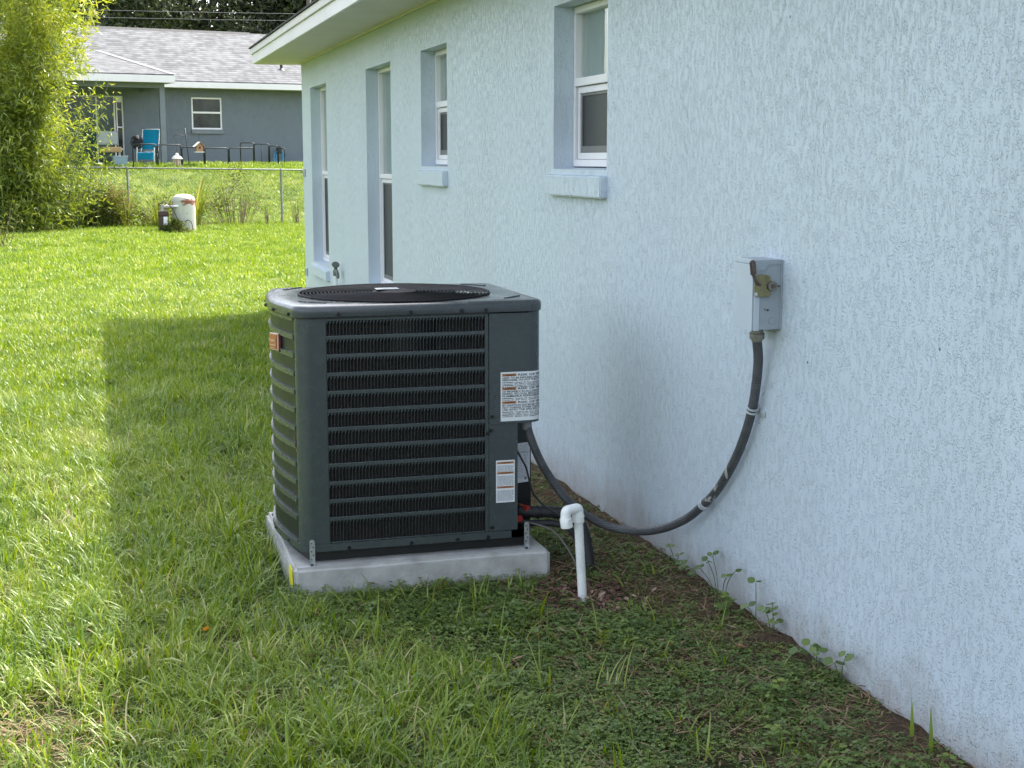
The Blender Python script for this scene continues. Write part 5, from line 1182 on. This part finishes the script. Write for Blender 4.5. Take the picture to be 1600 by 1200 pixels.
leaves('foliage', C_, D_, RNG.uniform(.07, .13, len(C_)), RNG.uniform(.02, .035, len(C_)), RNG.uniform(.2, .8, len(C_)), M['bushleaf'], sp, kind='stuff')

# oaks beyond the roof
def oak(label, x, y, h, spread, seed, n=15000):
    rs = np.random.default_rng(seed); z0 = terrain(x, y); t = thing('oak_tree', label, 'tree', (x, y, z0), group='trees beyond the grey house')
    bm = BM(); tube(bm, [(x, y, z0 - .3), (x + .1, y, z0 + h * .22), (x - .15, y, z0 + h * .45)], [.5, .38, .30], 10); tr = obj('trunk', bm, M['bark'], t, smooth=True)
    cc = []; top = Vector((x - .15, y, z0 + h * .40))
    for k in range(16):
        a = 2 * PI * k / 16 + rs.normal() * .3; rr = spread * rs.uniform(.45, 1.0); zz = z0 + h * rs.uniform(.32, .98)
        e = Vector((x + rr * math.cos(a), y + rr * .7 * math.sin(a), zz)); m_ = top.lerp(e, .5) + Vector((0, 0, .05 * h))
        P = smooth_path([top + Vector((0, 0, rs.uniform(-.1, .1) * h)), m_, e], 5); bm = BM(); tube(bm, P, list(np.linspace(.19, .035, len(P))), 6); obj('limb', bm, M['bark'], t, smooth=True)
        for j in range(7): cc.append(np.array(P[-1 - (j % 8)]) + rs.normal(size=3) * np.array((.17, .15, .10)) * spread)
        for j in range(4): cc.append(np.array(m_) + rs.normal(size=3) * np.array((.2, .2, .12)) * spread)
    cc = np.array(cc); idx = rs.integers(0, len(cc), n); C = cc[idx] + rs.normal(size=(n, 3)) * np.array((.55, .55, .38))
    D = rand_dir(n) + np.array((0, 0, -.25)); tn = np.clip(.42 + rs.normal(size=len(cc))[idx] * .18 + rs.normal(size=n) * .16, 0, 1)
    leaves('crown', C, D, rs.uniform(.20, .38, n), rs.uniform(.10, .20, n), tn, M['oakleaf'], t, kind='stuff')
oak('dark oak standing behind the left end of the grey roof', -2.2, 72, 13.5, 6.0, 1)
oak('broad dark oak centred behind the grey roof ridge', 3.6, 76, 15, 6.4, 2)
oak('dark oak behind the right end of the grey roof next to the blue eave', 8.6, 73, 13, 5.0, 3)
oak('dark oak far left behind the bamboo clump', -10.5, 74, 14.5, 6.5, 4)
pl = thing('utility_pole', 'dark wooden pole rising above the grey roof by the blue eave', 'utility pole', (7.48, 66, terrain(7.5, 66)))
bm = BM(); cyl(bm, (7.50, 66, 1), (7.45, 66, 11), .13, 12, .10); obj('pole', bm, M['polewood'], pl, smooth=True)
bm = BM(); box(bm, 7.575, 7.68, 64.9, 67.1, 10.2, 10.32); obj('crossarm', bm, M['polewood'], pl)
for lab_, zz, s in (('upper thin power line crossing the dark trees', 7.66, 0), ('lower thin power line crossing the dark trees', 7.38, .5)):
    bm = BM(); tube(bm, [(x, 60 + .03 * x, zz - .20 * (1 - ((x - 2) / 22) ** 2) + .012 * x) for x in np.linspace(-24, 26, 24)], .008, 5)
    tag(obj('power_line', bm, M['wire'], smooth=True), lab_, 'power line')

# ------------------------------------------------------------------ ground cover by instancing on points
def scatter(name, pts, rots, scls, protos, mat=None, label=None):
    me = bpy.data.meshes.new(name); n = len(pts); me.vertices.add(n); me.vertices.foreach_set('co', np.asarray(pts, np.float32).ravel())
    a = me.attributes.new('rot', 'FLOAT_VECTOR', 'POINT'); a.data.foreach_set('vector', np.asarray(rots, np.float32).ravel())
    a = me.attributes.new('scl', 'FLOAT', 'POINT'); a.data.foreach_set('value', np.asarray(scls, np.float32))
    a = me.attributes.new('pick', 'INT', 'POINT'); a.data.foreach_set('value', RNG.integers(0, len(protos), n).astype(np.int32))
    col = bpy.data.collections.new(name + '_source')
    for i, pm in enumerate(protos): col.objects.link(bpy.data.objects.new('%s_%02d' % (name, i), pm))
    ng = bpy.data.node_groups.new(name, 'GeometryNodeTree')
    ng.interface.new_socket('Geometry', in_out='INPUT', socket_type='NodeSocketGeometry'); ng.interface.new_socket('Geometry', in_out='OUTPUT', socket_type='NodeSocketGeometry')
    N = ng.nodes; Lk = ng.links; gi = N.new('NodeGroupInput'); go = N.new('NodeGroupOutput')
    m2p = N.new('GeometryNodeMeshToPoints'); iop = N.new('GeometryNodeInstanceOnPoints'); ci = N.new('GeometryNodeCollectionInfo')
    ci.inputs[0].default_value = col; ci.inputs['Separate Children'].default_value = True; ci.inputs['Reset Children'].default_value = True
    def attr(nm, ty):
        q = N.new('GeometryNodeInputNamedAttribute'); q.data_type = ty; q.inputs['Name'].default_value = nm; return q.outputs['Attribute']
    Lk.new(gi.outputs[0], m2p.inputs[0]); Lk.new(m2p.outputs[0], iop.inputs['Points']); Lk.new(ci.outputs[0], iop.inputs['Instance'])
    iop.inputs['Pick Instance'].default_value = True
    Lk.new(attr('pick', 'INT'), iop.inputs['Instance Index'])
    e2r = N.new('FunctionNodeEulerToRotation'); Lk.new(attr('rot', 'FLOAT_VECTOR'), e2r.inputs[0]); Lk.new(e2r.outputs[0], iop.inputs['Rotation'])
    Lk.new(attr('scl', 'FLOAT'), iop.inputs['Scale']); Lk.new(iop.outputs[0], go.inputs[0])
    o = link(name, me, kind='stuff'); md = o.modifiers.new('scatter', 'NODES'); md.node_group = ng
    if label: o['label'] = label
    return o
rg = random.Random(5)
def grass_clump(n, rad, h, w, lean, curl, dry=.08, seg=5):
    bl = []
    for k in range(n):
        a = rg.uniform(0, 2 * PI); r = rad * math.sqrt(rg.random()); az = rg.uniform(0, 2 * PI)
        t = rg.uniform(.1, .8) if rg.random() > dry else rg.uniform(.9, 1.0)
        bl.append(((r * math.cos(a), r * math.sin(a), -.012), az, rg.uniform(.5, 1.15) * h, rg.uniform(.7, 1.25) * w, rg.uniform(0, lean), rg.uniform(.2, curl), t))
    return blade_mesh('grass_clump', bl, M['grass'], seg)
near_p = [grass_clump(26, .065, .125, .0044, .85, 2.5, .07) for k in range(6)] + [grass_clump(13, .05, .165, .0054, .6, 2.8, .05) for k in range(4)] + [grass_clump(30, .08, .08, .0034, 1.2, 1.4, .35) for k in range(3)]
mid_p = [grass_clump(24, .09, .105, .0085, .6, 1.5, .06, 4) for k in range(5)]
far_p = [grass_clump(22, .13, .11, .014, .55, 1.2, .04, 3) for k in range(5)]
def nz(x, y, s, o=0): return mnoise.noise(Vector((x * s, y * s, o)))
def inside_block(x, y): return (-1.53 < x < -.51 and 5.085 < y < 6.04)
def pts_in(x0, x1, y0, y1, dens, keep, zoff=0):
    n = int((x1 - x0) * (y1 - y0) * dens); X = RNG.uniform(x0, x1, n); Y = RNG.uniform(y0, y1, n); P, Q, K = [], [], []
    for x, y in zip(X, Y):
        s = keep(x, y)
        if s <= 0: continue
        P.append((x, y, terrain(x, y) + zoff)); Q.append((RNG.normal() * .12, RNG.normal() * .12, RNG.uniform(0, 2 * PI))); K.append(s * RNG.uniform(.75, 1.25))
    return P, Q, K
def k_near(x, y):
    if x > -.03 or inside_block(x, y): return 0
    # the turf thins out towards the soil strip along the wall, where low weeds take over
    edge = -1.50 + max(0, 5.15 - y) * .30 + .22 * nz(x, y, 1.5, 2)
    if y > 6.0: edge = -.85 + .3 * nz(x, y, 1.3, 2)
    p = 1.0 if x < edge else max(0.05, 1 - (x - edge) / .32)
    if y > 8: p = 1.0 if x < -.15 else .4
    if ((x + 2.40) / .30) ** 2 + ((y - 4.02) / .22) ** 2 < 1 + .6 * nz(x, y, 7, 2) and RNG.uniform() < .5: return 0
    bare = nz(x, y, 2.3, 9) + .5 * nz(x, y, 6, 4)
    if bare > .42: p *= .35
    if x < -2.25 and y < 4.3 and nz(x, y, 3.1, 12) > .02: p *= .30
    if RNG.uniform() > p: return 0
    s = .95 + .40 * nz(x, y, 1.1, 6)
    if x > edge and y < 8: s *= .55
    if -1.75 < x < -1.5 and 5 < y < 6.2: s *= 1.35
    return s
P, Q, K = pts_in(-5.2, 0, 2.6, 10, 460, k_near)
scatter('lawn_grass', P, Q, K, near_p, label='green lawn grass with arching blades near the camera')
P, Q, K = pts_in(-8.5, 0, 10, 19, 230, lambda x, y: (0 if x > -.04 and y < 15.5 else 1) * (.9 + .35 * nz(x, y, .8, 6)))
scatter('lawn_grass', P, Q, K, mid_p, label='sunlit lawn grass in the middle distance')
P, Q, K = pts_in(-12, 7, 19, 34.6, 120, lambda x, y: 0 if nz(x, y, .5, 8) > .55 else (.85 + .3 * nz(x, y, .6, 6)))
P2, Q2, K2 = pts_in(0.2, 5, 15.6, 19, 120, lambda x, y: .9)
P3, Q3, K3 = pts_in(-14, 10, 34.6, 43.6, 60, lambda x, y: 1.0)
scatter('lawn_grass', P + P2 + P3, Q + Q2 + Q3, K + K2 + K3, far_p, label='bright lawn grass towards and beyond the fence')

# low broad-leaved weeds in the soil strip
def weed_clump(nl, rad, h, lw):
    V, F, T = [], [], []
    for k in range(nl):
        a = rg.uniform(0, 2 * PI); r = rad * math.sqrt(rg.random()); c = Vector((r * math.cos(a), r * math.sin(a), rg.uniform(.15, 1) * h)); az = rg.uniform(0, 2 * PI); tn = rg.random()
        for j in range(3):
            b = az + (j - 1) * 1.75; d = Vector((math.cos(b), math.sin(b), rg.uniform(-.25, .25))).normalized(); s = d.cross(Vector((rg.gauss(0, .25), rg.gauss(0, .25), 1))).normalized(); w = lw * rg.uniform(.7, 1.2); i0 = len(V); up_ = s.cross(d)
            prof = [(0, 0), (.28, .40), (.62, .46), (.9, .22), (1.06, 0)]
            for (u, q) in prof:
                V.append(c + d * (w * (u + .1)) + s * (w * q) + up_ * (w * q * .25)); V.append(c + d * (w * (u + .1)) - s * (w * q) + up_ * (w * q * .25)); T += [tn, tn]
            for e in range(4): F.append((i0 + 2 * e, i0 + 2 * e + 1, i0 + 2 * e + 3, i0 + 2 * e + 2))
        i0 = len(V); sd = Vector((math.cos(az), math.sin(az), 0)) * .0008; f = Vector((c.x * .5, c.y * .5, -.01)); V += [f - sd, f + sd, c + sd, c - sd]; T += [.4] * 4; F.append((i0, i0 + 1, i0 + 2, i0 + 3))
    return array_mesh('weed_clump', V, F, M['clover'], T)
weed_p = [weed_clump(20, .06, .028, .0062) for k in range(5)] + [weed_clump(13, .055, .040, .0095) for k in range(3)]
broad_p = [weed_clump(9, .055, .06, .014) for k in range(3)] + [weed_clump(6, .05, .075, .019) for k in range(3)]
def k_weed(x, y):
    if x > -.015 or inside_block(x, y): return 0
    p = .9 * min(1, max(0, (x + 1.75) / .45)) * (1 if x < -.16 else .75 + .5 * max(0, nz(x, y, 3, 21)))
    if y > 6.3: p *= .35
    m_ = nz(x, y, 2.6, 17) + .5 * nz(x, y, 7, 3)
    if m_ < -.22: p *= .3
    if (x + .50) ** 2 + (y - 4.80) ** 2 < .05: p *= .15
    if -1.0 < x < -.3 and y > 5.0: p *= .6
    return 0 if RNG.uniform() > p else .85 + .5 * nz(x, y, 1.7, 30)
P, Q, K = pts_in(-2.2, 0, 2.6, 9, 1250, k_weed)
scatter('ground_weeds', P, Q, K, weed_p, label='low fine leaved weeds creeping over the soil by the wall')
P, Q, K = pts_in(-1.5, 0, 2.6, 5.0, 240, lambda x, y: 0 if inside_block(x, y) or x > -.06 or RNG.uniform() > max(0, min(1, (nz(x, y, 1.9, 51) + .10) * 2.2)) * min(1, max(.08, (x + 1.45) / .5)) * (1 if y < 4.5 else .35) else .8 + .5 * nz(x, y, 2.3, 3))
scatter('broad_weeds', P, Q, K, broad_p, label='patches of broader clover leaves among the fine weeds')
# dry thatch, needles and litter lying on the soil
def litter_mesh(n, rad, L, w):
    bl = []
    for k in range(n):
        a = rg.uniform(0, 2 * PI); r = rad * math.sqrt(rg.random()); bl.append(((r * math.cos(a), r * math.sin(a), rg.uniform(.002, .016)), rg.uniform(0, 2 * PI), L * rg.uniform(.5, 1.3), w * rg.uniform(.6, 1.4), rg.uniform(1.3, 1.62), rg.uniform(-.15, .3), rg.random()))
    return blade_mesh('litter', bl, M['straw'], 3)
lit_p = [litter_mesh(18, .09, .07, .0026) for k in range(4)] + [litter_mesh(9, .08, .045, .006) for k in range(2)]
def k_lit(x, y):
    if x > -.01 or inside_block(x, y): return 0
    p = .9 if x > -.75 else (.6 if x > -1.5 and y < 5.2 else .22)
    if x < -2.1 and y < 4.4: p = .95
    return 0 if RNG.uniform() > p * (.75 + .6 * nz(x, y, 2.2, 44)) else 1.0
P, Q, K = pts_in(-4.2, 0, 2.6, 8.5, 260, k_lit)
P4, Q4, K4 = pts_in(-.30, -.005, 2.6, 7.0, 300, lambda x, y: RNG.uniform(.6, 1.0), .012)
P, Q, K = P + P4, Q + Q4, K + K4
scatter('dry_thatch', P, Q, K, lit_p, label='dry straw and needles lying on the soil')
# scattered taller blades standing out of the weeds
tall_p = [blade_mesh('tall_blade', [((rg.gauss(0, .01), rg.gauss(0, .01), -.01), rg.uniform(0, 6.28), rg.uniform(.08, .17), rg.uniform(.004, .0075), rg.uniform(.05, .5), rg.uniform(.3, 2.4), rg.uniform(.55, 1.0)) for j in range(rg.choice((1, 2, 3, 4)))], M['grass'], 6) for k in range(8)]
P, Q, K = pts_in(-1.6, -.10, 2.7, 5.0, 120, lambda x, y: 0 if inside_block(x, y) or RNG.uniform() < (.25 if x < -.6 else .75) else 1.0)
scatter('weed_blades', P, Q, K, tall_p, label='single taller grass blades among the weeds')

# mulch chips round the drain pipe
chip_p = []
for k in range(4):
    bm = BM(); box(bm, -.016, .016, -.009, .009, -.004, .005)
    for v in bm.verts: v.co += Vector((rg.gauss(0, .004), rg.gauss(0, .003), rg.gauss(0, .002)))
    me = bpy.data.meshes.new('chip'); bm.to_mesh(me); bm.free(); me.materials.append(M['mulch'] if k < 3 else M['chippale']); chip_p.append(me)
P, Q, K = [], [], []
for k in range(170):
    a = RNG.uniform(0, 2 * PI); r = abs(RNG.normal()) * .15; x, y = -.47 + r * math.cos(a) * 1.1, 4.80 + r * math.sin(a) * 1.2
    if inside_block(x, y) or x > -.05: continue
    P.append((x, y, .010 + RNG.uniform(0, .012))); Q.append((RNG.normal() * .4, RNG.normal() * .4, RNG.uniform(0, 6.28))); K.append(RNG.uniform(.3, .85))
scatter('mulch_chips', P, Q, K, chip_p, label='red brown mulch chips round the foot of the white pipe')

# seedlings against the wall, each its own plant
def seedling(label, x, y, h, spec, lw, dark=.3):
    h *= .78
    t = thing('wall_seedling', label, 'seedling', (x, y, .02), group=None)
    for (dx, dy, hz, nl) in spec:
        e = Vector((x + dx, y + dy, .02 + h * hz)); b = Vector((x + dx * .2, y + dy * .2, .0)); P = smooth_path([b, b.lerp(e, .55) + Vector((dx * -.15, dy * -.15, .01)), e], 4)
        bm = BM(); tube(bm, P, .0014, 5); obj('stem', bm, M['stem'], t)
        for k in range(nl):
            az = rg.uniform(0, 6.28) if nl > 3 else k * 2.1 + rg.uniform(-.3, .3); c = P[-1 - (0 if nl <= 3 else min(k, len(P) - 2))]
            d = Vector((math.cos(az) * .6, math.sin(az), rg.uniform(-.3, .35))).normalized()
            s = d.cross(Vector((-.55, -.2, .8))).normalized(); w = lw * rg.uniform(.75, 1.2); V, F = [], []
            for (u, q) in ((0, 0), (.2, .34), (.5, .48), (.8, .33), (1.05, 0)):
                V += [c + d * (w * (u + .12)) + s * (w * q), c + d * (w * (u + .12)) - s * (w * q)]
            V = [v - Vector(t.location) for v in V]; F = [(2 * j, 2 * j + 1, 2 * j + 3, 2 * j + 2) for j in range(4)]
            link('leaf', array_mesh('leaf', V, F, M['clover'], [max(0, dark - .28 + rg.uniform(-.12, .22))] * 10), t)
seedling('twin round leaves on thin stems at the wall, farthest seedling from the camera', -.03, 5.02, .10, [(-.01, .03, .9, 2), (-.01, -.06, .8, 2), (-.03, -.12, .55, 3)], .026)
seedling('low round leaved seedling at the wall just nearer than the farthest one', -.04, 4.86, .07, [(-.01, .04, .6, 3), (-.02, -.02, .9, 3), (-.01, -.07, .6, 3)], .024)
seedling('wiry seedling with narrow dark leaves and bare twigs against the wall', -.035, 4.58, .20, [(-.01, .10, .75, 3), (-.01, .06, .95, 3), (-.01, -.06, .65, 2), (-.01, -.13, .9, 1), (-.02, .15, .5, 3)], .024, .15)
seedling('upright seedling with two broad leaves on a tall stem at the wall', -.03, 4.30, .19, [(-.01, -.01, 1.0, 2), (-.02, .03, .35, 3)], .032)
seedling('leafy seedling with stacked round leaves close to the wall', -.03, 4.17, .15, [(-.01, -.01, 1.0, 5), (-.02, .03, .7, 3), (-.01, -.03, .5, 3)], .030, .25)
seedling('low spreading seedling at the foot of the wall nearer the camera', -.035, 3.86, .09, [(-.01, .02, .9, 3), (-.02, -.04, .9, 3), (-.03, .06, .5, 3)], .032, .4)
seedling('three leaved seedling leaning on the wall, nearest to the camera', -.03, 3.72, .13, [(-.01, -.05, 1.0, 3), (-.02, .0, .6, 2)], .034, .3)
for (x, y, hh, lb) in ((-.05, 3.28, .13, 'single upright grass blade at the wall near the right bottom edge'), (-.06, 3.17, .15, 'pale split grass blade at the wall at the bottom right')):
    o = link('grass_blade', blade_mesh('grass_blade', [((0, 0, -.01), 1.2, hh, .011, .12, .25, .45), ((.01, .01, -.01), 2.2, hh * .45, .007, .2, .5, .6)], M['grass'], 6)); o.location = (x, y, .01); tag(o, lb, 'grass blade')
# a rosette of pale leaves in front of the pad and small pale weeds
for (x, y, s, lb) in ((-.98, 4.98, .055, 'small yellow green leafy weed in front of the concrete pad'), (-.62, 4.22, .075, 'bright light green leafy weed in the middle of the dark weeds')):
    t = thing('pale_weed', lb, 'weed', (x, y, 0.0)); C_, D_ = [], []
    bm = BM(); tube(bm, [(x, y, -.01), (x, y, s)], .002, 5); obj('stem', bm, M['stem'], t)
    for k in range(16): a = k * 2.4; C_.append((x, y, s * (.2 + .8 * k / 16))); D_.append((math.cos(a), math.sin(a), .45))
    leaves('leaf_cluster', C_, D_, RNG.uniform(.02, .036, 16), RNG.uniform(.010, .017, 16), RNG.uniform(.5, 1, 16), M['reedleaf'], t)
def fallen(name, label, x, y, z, s, rz, mat):
    V = [(0, 0, 0), (.35 * s, .26 * s, .006), (.7 * s, .22 * s, .010), (s, 0, .004), (.7 * s, -.22 * s, .012), (.35 * s, -.26 * s, .004), (.5 * s, 0, -.002)]
    F = [(0, 6, 1, 1), (1, 6, 2, 2), (2, 6, 3, 3), (3, 6, 4, 4), (4, 6, 5, 5), (5, 6, 0, 0)]
    bm = BM(); vs = [bm.verts.new(v) for v in V]
    for f in F: bm.faces.new([vs[i] for i in f[:3]])
    me = bpy.data.meshes.new(name); bm.to_mesh(me); bm.free(); me.materials.append(mat); o = link(name, me); o.location = (x, y, z); o.rotation_euler = (.2, .15, rz); tag(o, label, 'leaf')
fallen('fallen_leaf', 'small orange fallen leaf lying in the shaded lawn', -1.885, 4.60, .07, .035, .6, M['yellowleaf'])
fallen('fallen_leaf', 'curled tan dead leaf on the soil near the wall', -.18, 4.05, .03, .05, 2.3, M['deadleaf'])
